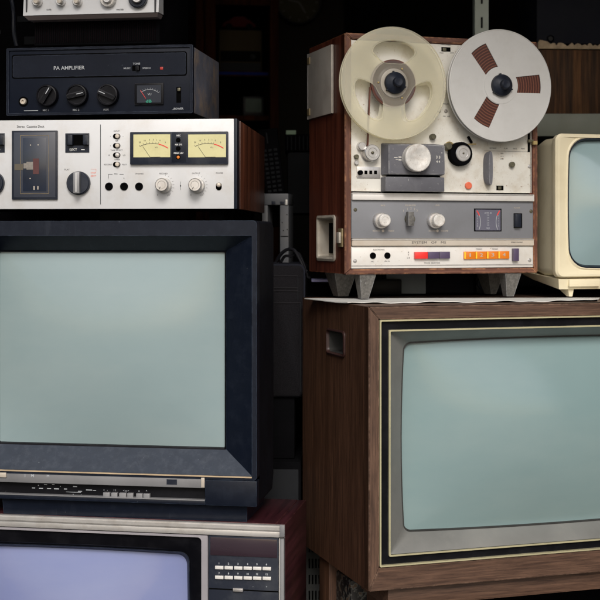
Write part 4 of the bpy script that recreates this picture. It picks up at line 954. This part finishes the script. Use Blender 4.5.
# ------------------------------------------------------------------ public address amplifier
f = Frame('public_address_amplifier', 193, 113.2, 2.02, -8.5, 'dark amplifier with three round black knobs, on top of the silver cassette deck', 'amplifier')
E = f.e; P = f.P
zt = P(193, 44.6)[1]; Wa = -P(7, 80)[0]; Da = .195
MB().box(-Wa, 0, 0, .008, 0, zt, .0015).build('face_panel', 'amp_face', E)
MB().box(-Wa + .003, -.0005, .0082, Da, .001, zt - .002, .002).build('case', 'amp_side', E)
for x in (-.04, -Wa + .04):
    for y in (.03, .14): MB().box(x - .009, x + .009, y, y + .018, DECK_TOP - f.o.z + .0004 - .0008, .0008, .0015).build('foot', 'matt_black', E)
a = P(12, 78.8); b = P(187, 51.2)
# raised frame edge
ring(f, 'face_edge', 'amp_face', (-Wa, 0, 0, zt), (-Wa + .004, -.004, .0035, zt - .0035), -.003, .003, .002, .001)
ring(f, 'upper_border', 'hole', (a[0], b[0], a[1], b[1]), (a[0] + .0014, b[0] - .0014, a[1] + .0014, b[1] - .0014), -.0008, .001, .004, .003)
MB().loft([rr(a[0] + .0016, b[0] - .0016, a[1] + .0016, b[1] - .0016, .003, .0005), rr(a[0] + .0018, b[0] - .0018, a[1] + .0018, b[1] - .0018, .003, -.0012)], False, True).build('upper_panel', 'amp_face', E)
y_ = -.0014
mb = Words(); f.text(mb, 'PA AMPLIFIER', 69, 68, 3.7, y_, .00008, wpx=32)
f.text(mb, 'TONE', 136.5, 63.8, 2.0, y_, .00006); f.text(mb, 'MUSIC', 127, 68.4, 1.8, y_, .00004); f.text(mb, 'SPEECH', 146.5, 68.2, 1.8, y_, .00004)
y2 = -.0002
f.text(mb, 'MIC 1', 46, 110.3, 2, y2, .00003); f.text(mb, 'MIC 2', 76, 110, 2, y2, .00003); f.text(mb, 'AUX', 106, 109.6, 2, y2, .00003); f.text(mb, 'POWER', 178.5, 108.8, 2.1, y2, .00005)
strokes(f, mb, [(24, 38, 110.4, 110.9), (172, 175, 109.6, 109.9)], y2)
mb.build('lettering', 'ink_pale', E)
mb = MB(); f.bx(mb, 132.2, 140, 65.4, 70.6, -.002, -.001); ts = mb.build('tone_switch', 'hole', E)
mb = MB(); f.bx(mb, 135.5, 138.6, 65.8, 70.4, -.006, -.002, .0006); mb.build('switch_lever', 'black_plastic', ts)
mb = MB(); f.bx(mb, 160, 163, 66.8, 69.6, -.0022, -.001, .0004); mb.build('indicator_lamp', plain('lamp_red', (.45, .03, .02), .3), E)
for px, py, an in ((46.2, 95.2, 58), (76.3, 94.8, 12), (107, 94.6, 156)):
    x, z = P(px, py, -.010); k = f.k(px, py); r = 11 * k
    kb = MB().lathe(x, z, [(0, -.0085), (r * .8, -.0085), (r * .86, -.0105), (r * .95, -.010), (r, -.008), (r, 0)], 60, -.025).build('round_knob', 'black_plastic', E)
    c0, s0 = math.cos(R(an)), math.sin(R(an)); n0 = (-s0, c0); h_ = r * .22
    pts = [(x - .84 * r * c0 + h_ * n0[0], z - .84 * r * s0 + h_ * n0[1]), (x + .84 * r * c0 + h_ * n0[0], z + .84 * r * s0 + h_ * n0[1]), (x + .84 * r * c0 - h_ * n0[0], z + .84 * r * s0 - h_ * n0[1]), (x - .84 * r * c0 - h_ * n0[0], z - .84 * r * s0 - h_ * n0[1])]
    MB().prism(pts, -.016, -.008, .0012).build('knob_grip', 'black_plastic', kb)
    mb = MB(); needle(mb, x + .12 * r * c0, z + .12 * r * s0, x + .74 * r * c0, z + .74 * r * s0, .0012, -.0161); mb.build('pointer_line', 'ink_pale', kb)
x, z = P(23.5, 101.6); k = f.k(23, 101)
MB().lathe(x, z, [(0, -.0015), (1.2 * k, -.0015), (1.4 * k, -.004), (2.7 * k, -.004), (3.3 * k, -.002), (3.4 * k, 0)], 24).build('input_socket', 'tan_metal', E)
MB().lathe(x, z, [(3.4 * k, -.0008), (5 * k, -.001), (5.1 * k, 0.0003)], 24).build('socket_ring', 'hole', E)
mt = MB(); f.bx(mt, 134.2, 163.4, 83, 104.6, -.004, 0, .0015); mt = mt.build('level_meter', 'black_plastic', E)
mb = MB(); f.bx(mb, 137, 161, 85.2, 102.6, -.0044, -.0038); mf = mb.build('meter_face', 'meter_dark', mt)
y_ = -.0046; mb = MB(); x, z = P(149.5, 104, y_); k = f.k(149, 100)
arc_strip(mb, x, z, 14.5 * k, 125, 50, .0006, y_)
for i in range(9):
    an = R(125 - i * 9.4); needle(mb, x + 14.5 * k * math.cos(an), z + 14.5 * k * math.sin(an), x + 16.2 * k * math.cos(an), z + 16.2 * k * math.sin(an), .0003, y_)
f.text(mb, 'VU', 149.5, 94.3, 2.2, y_); mb.build('meter_scale', 'ink_pale', mf)
mb = MB(); needle(mb, *P(145.8, 98.6, y_), *P(140.5, 90.2, y_), .0006, y_ - .0002); mb.build('meter_needle', 'ink_red', mf)
mb = MB(); f.text(mb, 'dB', 148.6, 101.3, 3, y_, .0001, wpx=6); mb.build('meter_badge', 'ink_green', mf)
mb = MB(); f.bx(mb, 176.4, 181, 87, 102.6, -.0008, .001); ps = mb.build('power_switch', 'hole', E)
mb = MB(); f.bx(mb, 177.2, 180.2, 87.8, 91.0, -.005, -.0008, .0008); mb.build('switch_lever', 'old_bolt', ps)
AMP_TOP = f.o.z + zt

# ------------------------------------------------------------------ silver faced mixer
f = Frame('audio_mixer', 158.5, 42, 2.035, -8.5, 'black audio mixer with overhanging silver knob panel on top of the dark amplifier', 'audio mixer', base=AMP_TOP + .006)
E = f.e; P = f.P
z12 = P(158, 12.2, -.02)[1]
xR = P(158.5, 8, -.02)[0]; xL = P(23, 8, -.02)[0]
MB().hexa([(xL, -.02, z12), (xR, -.02, z12), (xR, .01, z12 + .001), (xL, .01, z12 + .001), (xL, -.01, z12 + .075), (xR, -.01, z12 + .075), (xR, .01, z12 + .075), (xL, .01, z12 + .075)]).build('knob_panel', 'silver_face', E)
MB().hexa([(xL + .001, -.0195, z12 - .0006), (xR - .001, -.0195, z12 - .0006), (xR - .001, .01, z12 - .0006), (xL + .001, .01, z12 - .0006), (xL + .006, -.012, z12 - .006), (xR - .004, -.012, z12 - .006), (xR - .004, .01, z12 - .006), (xL + .006, .01, z12 - .006)]).build('panel_underside', plain('pinkish_metal', (.28, .23, .22), .45, metal=.2), E)
mb = Words(); f.bx(mb, 154.5, 156, -2, 12, -.0212, -.018, yp=-.02); f.bx(mb, 26, 27, -2, 12, -.0212, -.018, yp=-.02); mb.build('end_groove', 'ink', E)
bx0 = P(34.5, 30, .012)[0]; bx1 = P(157.5, 30, .012)[0]
MB().box(bx0, bx1 + .004, .0105, .2, 0.0, z12 + .09, .002).build('case', 'matt_black', E)
mb = MB()
n = 56
for i in range(n):
    x = bx0 + .003 + (bx1 - bx0 - .006) * i / (n - 1); mb.box(x - .0004, x + .0004, .0085, .011, .004, z12 - .008)
mb.build('ribbed_grille', plain('rib_plastic', (.005, .0025, .0035), .8, spec=.05), E)
for x in (bx0 + .02, bx1 - .02): MB().box(x - .008, x + .008, .02, .036, -.0055, .001).build('foot', 'matt_black', E)
for px, r_, m_ in ((36, 4.6, 'silver_metal'), (59.5, 4.2, 'silver_metal'), (76.3, 4.4, 'silver_metal'), (107, 7.8, 'worn_aluminium'), (137, 9.5, 'slate_plastic')):
    py = 1.5 if r_ < 5 else (-1 if r_ < 8 else -2)
    k1, x, z, r = knurled(f, 'knob', px, py, r_, .010, -.018, m_, E, n=32, wob=.04)
    knurled(f, 'knob_cap', px - .5, py - .6, r_ * .55, .006, -.0285, 'tan_metal' if r_ < 5 else 'silver_metal', k1, n=24, wob=0)
mb = Words(); f.text(mb, 'LEVEL', 49, 9.5, 1.5, -.0204); f.text(mb, 'MASTER', 120, 9.5, 1.5, -.0204); mb.build('lettering', 'ink', E)

# ------------------------------------------------------------------ things in the gap between the stacks and behind
def box_thing(name, label, cat, px0, px1, py0, py1, D, depth, mat, yaw=0, bev=.004, group=None):
    f = Frame(name, px0, py1, D, yaw, label, cat, group)
    x1, z1 = f.P(px1, py0)
    MB().box(0, x1, 0, depth, 0, z1, bev).build('case', mat, f.e)
    return f, x1, z1
# speaker between the stacks
f = Frame('black_speaker', 262, 398, 2.26, -2, 'dark cloth covered speaker cabinet with rounded corner wedged between the two stacks', 'speaker')
x1, z1 = f.P(305, 264)
MB().loft([rr(0, x1, 0, z1, .012, .01), rr(0, x1, 0, z1, .012, .2)], True, True).build('cabinet', 'navy_box', f.e)
MB().loft([rr(.002, x1 - .003, .003, z1 - .003, .010, .0105), rr(.002, x1 - .003, .003, z1 - .003, .010, .002), rr(.005, x1 - .006, .006, z1 - .006, .008, 0)], False, True).build('grille_cloth', 'cloth_grille', f.e)
for q, e in ((276, 1.2), (288, 1.2), (291, 1.0), (303, 1.5)):
    mb = MB(); f.bx(mb, 272, 298 if e < 1.4 else 301, q - .6, q + .5, -.0014, 0.0005, .0004); mb.build('moulding', plain('moulding_%d' % q, (.016, .015, .017), .8, spec=.1), f.e)
mb = MB(); f.bx(mb, 300, 300.8, 303, 392, -.0012, .0005); f.bx(mb, 297.5, 298.2, 276, 300, -.0012, .0005); mb.build('moulding', 'shadow_grey', f.e)
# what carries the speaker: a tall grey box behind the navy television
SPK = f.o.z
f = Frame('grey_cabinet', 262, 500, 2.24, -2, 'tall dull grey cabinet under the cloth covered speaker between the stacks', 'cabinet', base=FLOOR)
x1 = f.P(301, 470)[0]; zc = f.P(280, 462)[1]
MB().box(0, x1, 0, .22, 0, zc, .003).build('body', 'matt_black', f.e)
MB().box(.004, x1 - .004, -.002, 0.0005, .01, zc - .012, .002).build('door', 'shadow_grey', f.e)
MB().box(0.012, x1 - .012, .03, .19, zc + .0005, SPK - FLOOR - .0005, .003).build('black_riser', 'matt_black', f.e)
# cable on the speaker
mb = MB(); pts = []
for i in range(25):
    t = i / 24; px = 276 + 31 * t; py = 262 - 13 * math.sin(math.pi * min(1, t * 1.1)) ** .8 + (10 * max(0, t - .6) / .4)
    D = 2.3 - .02 * t; pts.append(((px - 300) / FPX * D, D, (HY - py) / FPX * D))
mb.tube(pts, .003, 8)
pts2 = [(p[0] + .006, p[1] + .01, p[2] - .008 + .004 * math.sin(i * .5)) for i, p in enumerate(pts)]
mb.tube(pts2, .0026, 8)
thing_obj(mb.build('black_cable', 'black_plastic'), 'looped black cable lying over the cloth covered speaker between the stacks', 'cable')
# grey upright stand with top bar
f = Frame('grey_player', 262, 262, 2.40, -8, 'grey metal player standing on end behind the navy television', 'player')
P = f.P
mb = MB(); f.bx(mb, 262, 288.5, 193.5, 205, 0, .06, .002); mb.box(P(280, 205)[0], P(288.5, 205)[0], .0005, .06, P(285, 290)[1], P(285, 205.2)[1], .001); mb.box(P(262, 205)[0], P(267.6, 205)[0], .0005, .06, P(265, 290)[1], P(285, 205.2)[1], .001)
mb.build('body', 'grey_steel', f.e)
mb = MB(); f.bx(mb, 271.5, 275.5, 201, 204, -.002, .001, .0005); f.bx(mb, 280, 284, 201.3, 204, -.002, .001, .0005); mb.build('key', 'slate_plastic', f.e)
mb = MB(); f.bx(mb, 285.4, 287.4, 199.5, 205, -.003, .001, .0005); mb.build('catch', 'white_metal', f.e)
mb = MB(); f.bx(mb, 280.6, 288.2, 236, 236.5, -.0008, .001); mb.build('groove', 'hole', f.e)
mb = MB()
for q, r_ in ((281.8, 222), (286.5, 214), (283, 230), (286.8, 229)): f.bx(mb, q, q + .8, r_, r_ + 1, -.0006, .0006)
mb.build('speck_holes', 'hole', f.e)
# black keypad leaning
f = Frame('black_keypad', 266, 196, 2.48, -6, 'long black panel with rows of small keys leaning behind the cassette deck', 'keypad')
f.e.rotation_euler = (0, R(-7), f.yaw)
x1, z1 = .036, .125
MB().box(0, x1, 0, .012, -.06, z1, .003).build('case', 'matt_black', f.e)
for i in range(13):
    for j in range(3):
        MB().box(.005 + j * .010, .0115 + j * .010, -.002, .0005, -.02 + i * .0085, -.0155 + i * .0085, .0006).build('key', 'shadow_grey', f.e)
MB().box(.014, .0165, -.0018, .0005, .098, .118).build('mark', 'shadow_grey', f.e)
# dark grey box right of it
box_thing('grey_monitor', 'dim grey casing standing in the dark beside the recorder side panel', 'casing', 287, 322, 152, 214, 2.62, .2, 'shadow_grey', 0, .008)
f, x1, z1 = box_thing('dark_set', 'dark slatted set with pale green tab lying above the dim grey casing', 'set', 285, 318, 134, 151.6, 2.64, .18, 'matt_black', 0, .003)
mb = MB(); f.bx(mb, 286, 296, 130.3, 134.6, -.004, .02, .001); mb.build('green_tab', plain('pale_green', (.2, .3, .2), .5), f.e)
mb = MB()
for i in range(7): f.bx(mb, 287 + i * 4, 288 + i * 4, 136, 150, -.002, .001)
mb.build('slats', 'shadow_grey', f.e)
# small pale lilac strip behind gap
f = Frame('lilac_case', 315, 283, 2.32, 0, 'pale lilac flat case glimpsed behind the left leg of the tape recorder', 'case')
mb = MB(); f.bx(mb, 311.5, 329, 279.3, 282, 0, .05, .001); mb.build('body', 'lilac', f.e)

# steel shelving behind the right stack
SY = 2.62
f = Frame('steel_shelving', 475, 300, SY, 0, 'sage grey slotted steel shelving standing behind the right stack', 'shelving', base=FLOOR)
P = f.P; w13 = P(488.5, 100)[0]
def upright(x, w, z0, z1, y, name='upright', parent=None, mat='sage_steel', cols=1, pitch=.05, sl=(.004, .022)):
    holes = []
    zc = z0 + .02
    while zc < z1 - .03:
        for c in range(cols):
            cx = w * (c + 1) / (cols + 1)
            holes.append([(x + cx - sl[0] / 2, zc), (x + cx + sl[0] / 2, zc), (x + cx + sl[0] / 2, zc + sl[1]), (x + cx - sl[0] / 2, zc + sl[1])])
        zc += pitch
    me = plate_mesh([[(x, z0), (x + w, z0), (x + w, z1), (x, z1)]] + holes, .002)
    mb = MB().mesh(me, Matrix.Translation((0, y, 0)) @ TO_FRONT); bpy.data.meshes.remove(me)
    mb.box(x - .0005, x + .0012, y + .0012, y + .03, z0, z1)
    return mb.build(name, mat, parent or f.e)
upright(0, w13, 0, 1.75, 0, pitch=.048, mat='upright_paint')
upright(.62, w13, 0, 1.75, 0, pitch=.048)
upright(.12, w13, 0, .7, .42, pitch=.048); upright(.62, w13, 0, 1.75, .42, pitch=.048)
zl0 = P(570, 136)[1]; zl1 = P(570, 113.5)[1]
MB().box(w13 + .001, .62, .003, .42, zl0, zl1, .001).build('shelf', 'sage_steel', f.e)
SH = zl1 + FLOOR
zl = TOPZ - FLOOR - .001
MB().box(-.55, .62, -.30, -.003, zl - .02, zl, .001).build('shelf', 'matt_black', f.e)
MB().box(-.55, .62, .003, .42, zl - .02, zl, .001).build('shelf', 'matt_black', f.e)
MB().box(-.55, .62, -.29, .40, 1.70, 1.72, .001).build('shelf', 'sage_steel', f.e)
upright(-.55, w13, 0, zl - .021, -.28, mat='grey_steel'); 
# walnut box with navy box on it
f = Frame('walnut_speaker', 537, 113.4, SY + .02, 4, 'dark walnut veneered box on the sage steel shelf behind the ivory television', 'speaker', base=SH + .001)
x1, z1 = f.P(640, 50.5)
MB().box(0, x1, 0, .2, 0, z1, .002).build('case', 'walnut_panel', f.e)
NB = f.o.z + z1
f2 = Frame('navy_box', 538, 50, SY + .02, 3, 'large dark navy carton on top of the walnut veneered box at upper right', 'box', base=NB + .001)
x2, z2 = f2.P(650, -30)
MB().box(0, x2, 0.012, .2, 0.012, z2, .003).build('carton', 'navy_box', f2.e)
x, z = f2.P(550.5, 38.7, .012); MB().lathe(x, z, [(0, .0105), (.0045, .0105), (.006, .008), (.0072, .0095), (.0074, .013)], 20).build('rivet', 'black_plastic', f2.e)
mb = MB(); N = 140; lo = []; hi = []
for i in range(N + 1):
    t = i / N; x = x2 * t
    h0 = .002 + .006 * abs(math.sin(t * 17 + 1.3 * math.sin(t * 41))) * random.uniform(.85, 1.1) + .007 * max(0, 1 - t * 8) + random.uniform(0, .0009)
    lo.append((x, random.uniform(-.002, .0)))
    hi.append((x, h0 + .004))
mb.prism([(x2, .0005), (0, .0005)] + hi, -.002, .0115)
mb.build('torn_edge', 'cardboard', f2.e)

# boxes glimpsed beneath the tape recorder
f, x1, z1 = box_thing('slate_box', 'slate blue box glimpsed under the middle of the tape recorder', 'box', 386, 426, 255, 296.5, 2.36, .12, 'slate_box', 0, .002)
f.e.location.z = TOPZ + .0005
f, x1, z1 = box_thing('black_case', 'low black case in front of the slate blue box under the recorder', 'case', 371, 402, 281.5, 297, 2.33, .015, 'black_plastic', 6, .003)
f.e.location.z = TOPZ + .0005
f, x1, z1 = box_thing('black_camera', 'black camera like device with tiny red dot under the right of the recorder', 'camera', 476, 512, 276, 297, 2.36, .06, 'black_plastic', 0, .005)
f.e.location.z = TOPZ + .0005
MB().lathe(.015, .02, [(0, -.012), (.008, -.013), (.012, -.016), (.014, -.015), (.014, .001)], 28).build('lens', 'rubber_cap', f.e)
mb = MB().box(.0135, .0175, -.0185, -.0155, .022, .028, .0005); mb.build('red_dot', 'red_plastic', f.e)
f, x1, z1 = box_thing('dark_carton', 'plain dark carton under the recorder between the slate box and the camera', 'carton', 425, 478, 262, 297, 2.40, .1, 'navy_box', -4, .003)
f.e.location.z = TOPZ + .0005
f, x1, z1 = box_thing('dark_bin', 'plain dark bin behind the left leg of the recorder', 'bin', 330, 372, 270, 297, 2.42, .08, 'matt_black', 3, .003)
f.e.location.z = TOPZ + .0005

# lower perforated upright and oddments under the wooden television
f = Frame('perforated_upright', 306, 600, 2.28, 0, 'dim grey perforated steel upright standing below the large brown wood television', 'upright', base=FLOOR)
wu = f.P(322.5, 570)[0]
zu = f.P(315, 500)[1]
upright(0, wu, 0, zu, 0, 'plate', f.e, 'dim_steel', cols=4, pitch=.0275, sl=(.0026, .0165))
f = Frame('wooden_post', 329, 600, 2.12, 17.6, 'brown wooden post beneath the side of the large brown wood television', 'post', base=FLOOR)
MB().box(0, f.P(350, 590)[0], 0, .05, 0, tvR.o.z - FLOOR - .002, .002).build('shaft', 'wood_side', f.e)
f = Frame('patterned_tin', 350.5, 600, 2.06, 17.6, 'dark tin with pale mottled pattern under the large brown wood television', 'tin', base=FLOOR)
m, nt_, p_ = new_mat('mottled'); nt_.links.new(ramp(nt_, noise(nt_, 90, 2), [(.5, (.008, .008, .008)), (.56, (.11, .11, .10)), (.62, (.07, .04, .02))]), p_.inputs['Base Color']); M['mottled'] = m
MB().box(0, .03, 0, .08, 0, f.P(355, 580)[1], .004).build('body', 'mottled', f.e)

# glazed display cabinet deep in the shop
f = Frame('display_cabinet', 205, 300, 3.2, 8, 'dark red brown glazed display cabinet deep in the shop behind the stacks', 'cabinet', base=FLOOR)
P = f.P; xa = P(216, 50)[0]; xb = P(270, 50)[0]; xc = P(279, 50)[0]; zt = P(240, -12)[1]
MB().box(0, xa, 0, .03, 0, zt, .003).build('door_stile', 'cabinet_wood', f.e)
MB().box(xb, xc, 0, .03, 0, zt, .003).build('door_stile', 'cabinet_wood', f.e)
MB().box(xa + .0005, xb - .0005, .002, .028, P(240, 5)[1], zt, .002).build('door_rail', 'cabinet_wood', f.e)
MB().box(0, xc, .03, .4, zt - .02, zt).build('top_board', 'cabinet_wood', f.e)
MB().box(-.02, 0 - .0005, .03, .4, 0, zt - .021).build('side_board', 'cabinet_wood', f.e)
MB().box(xc - .012, xc, .031, .4, 0, zt - .021).build('side_board', 'cabinet_wood', f.e)
MB().box(0, xc - .013, .39, .4, 0, zt - .021).build('back_board', 'matt_black', f.e)
zs1 = P(250, 72, .06)[1]; zs2 = P(250, 116, .06)[1]
sh = MB().box(.001, xc - .013, .05, .389, zs1 - .012, zs1).build('shelf', 'cabinet_wood', f.e)
MB().box(.001, xc - .013, .047, .0495, zs1 - .009, zs1 - .002).build('shelf_edge', 'blue_edge', sh)
MB().box(.001, xc - .013, .05, .389, zs2 - .012, zs2).build('shelf', 'cabinet_wood', f.e)
cab = f
def in_cab(name, label, cat, px0, px1, py0, zbase, y0, dep, mat):
    x0 = P(px0, 50, y0)[0]; x1 = P(px1, 50, y0)[0]; z1 = P(240, py0, y0)[1]
    g0 = bpy.data.objects.new(name, None); COL.objects.link(g0); g0.location = f.o + f.Rm @ Vector((x0, y0, zbase + .0005)); g0.rotation_euler = (0, 0, f.yaw)
    g0['label'] = label; g0['category'] = cat
    MB().box(0, x1 - x0, 0, dep, 0, z1 - zbase, .004).build('case', mat, g0)
    return g0, x1 - x0, z1 - zbase
P = cab.P; f = cab
g0, a, b = in_cab('table_radio', 'dim tan radio with pale lower strip on the cabinet shelf', 'radio', 219, 262, 30, zs1, .07, .12, 'radio_tan')
MB().box(.004, a - .004, -.003, .0005, .003, b * .22).build('lower_strip', 'shadow_grey', g0)
MB().box(.004, a - .004, -.002, .0005, b * .25, b * .5).build('dial_band', 'matt_black', g0)
MB().lathe(a * .78, b * .36, [(0, -.012), (.006, -.011), (.007, -.002)], 20).build('tuning_knob', 'shadow_grey', g0)
# toy car on the radio
rad_top = zs1 + b + .001
x0 = P(222, 20, .08)[0]; car = bpy.data.objects.new('toy_car', None); COL.objects.link(car); car.location = f.o + f.Rm @ Vector((x0, .08, rad_top)); car.rotation_euler = (0, 0, f.yaw)
car['label'] = 'red toy car parked on the tan radio inside the display cabinet'; car['category'] = 'toy car'
Lc = P(256, 20, .08)[0] - x0
prof = [(0, .008), (.002, .018), (Lc * .2, .021), (Lc * .35, .034), (Lc * .65, .035), (Lc * .8, .024), (Lc - .002, .018), (Lc, .008)]
MB().prism([(x, z) for x, z in prof[::-1]], 0, .035, .002).build('body', 'toy_red', car)
for wx in (Lc * .2, Lc * .8):
    for wy in (-.002, .03): MB().lathe(wx, .0085, [(0, wy), (.004, wy), (.0085, wy + .001), (.0085, wy + .006), (0, wy + .007)], 18).build('wheel', 'matt_black', car)
g0, a, b = in_cab('tiny_television', 'tiny dark television with greenish screen low in the display cabinet', 'television', 243, 264, 96, zs2, .07, .08, 'black_plastic')
x_, z_ = .006, .008
MB().loft(screen_loops(x_, a - .006, z_ + .002, b - .006, .004, -.0005, .003), False, True).build('screen', plain('dim_screen', (.06, .075, .065), .6, spec=.1), g0)

# wall clock
f = Frame('wall_clock', 299, 2, 3.5, 0, 'round dim pale faced wall clock hanging high at the back of the shop', 'clock')
k = f.k(299, 2); r = 22 * k
MB().lathe(0, 0, [(0, .004), (r * .93, .004)], 48).build('dial', 'clock_face', f.e)
MB().lathe(0, 0, [(r * .93, .006), (r * .93, -.003), (r, -.004), (r * 1.03, .004), (r * 1.0, .03), (0, .03)], 48).build('rim', 'black_plastic', f.e)
mb = MB()
for i in range(12):
    an = R(30 * i); needle(mb, r * .74 * math.cos(an), r * .74 * math.sin(an), r * .86 * math.cos(an), r * .86 * math.sin(an), .003, .0035)
mb.build('hour_marks', 'ink', f.e)
mb = MB(); needle(mb, 0, 0, r * .3, -r * .5, .004, .003); needle(mb, 0, 0, -r * .5, r * .1, .004, .0025); mb.build('hand', 'ink', f.e)
MB().box(-.12, .12, .031, .06, -1.2, .35).build('post', 'shop_wall', f.e)

# left edge: cables and a dark grey box behind
pts = []
for i in range(20):
    t = i / 19; px = 10 + 7 * t + 1.2 * math.sin(t * 6); py = -6 + 52 * t; D = 2.3; pts.append(((px - 300) / FPX * D, D, (HY - py) / FPX * D))
thing_obj(MB().tube(pts, .0035, 8).build('hanging_cable', 'slate_plastic'), 'dark cable hanging at the upper left edge beside the mixer', 'cable')
f = Frame('equipment_rack', -10, 46, 2.42, -8, 'dark equipment rack with small grey plates behind the mixer at upper left', 'rack', base=DECK_TOP)
P = f.P; x1 = P(60, 20)[0]; z1 = P(20, -20)[1]
MB().box(-.1, x1, 0.002, .25, 0, z1, .003).build('frame', 'matt_black', f.e)
for (a_, b_, c_, d_) in ((17, 30, 16, 22), (24, 36, 36.5, 44.5), (-3, 1, 30, 34)):
    mb = MB(); f.bx(mb, a_, b_, c_, d_, -.002, .0025, .0005); mb.build('plate', 'shadow_grey', f.e)
MB().box(-.1, x1, .05, .25, FLOOR - f.o.z, -.0005).build('lower_frame', 'matt_black', f.e)
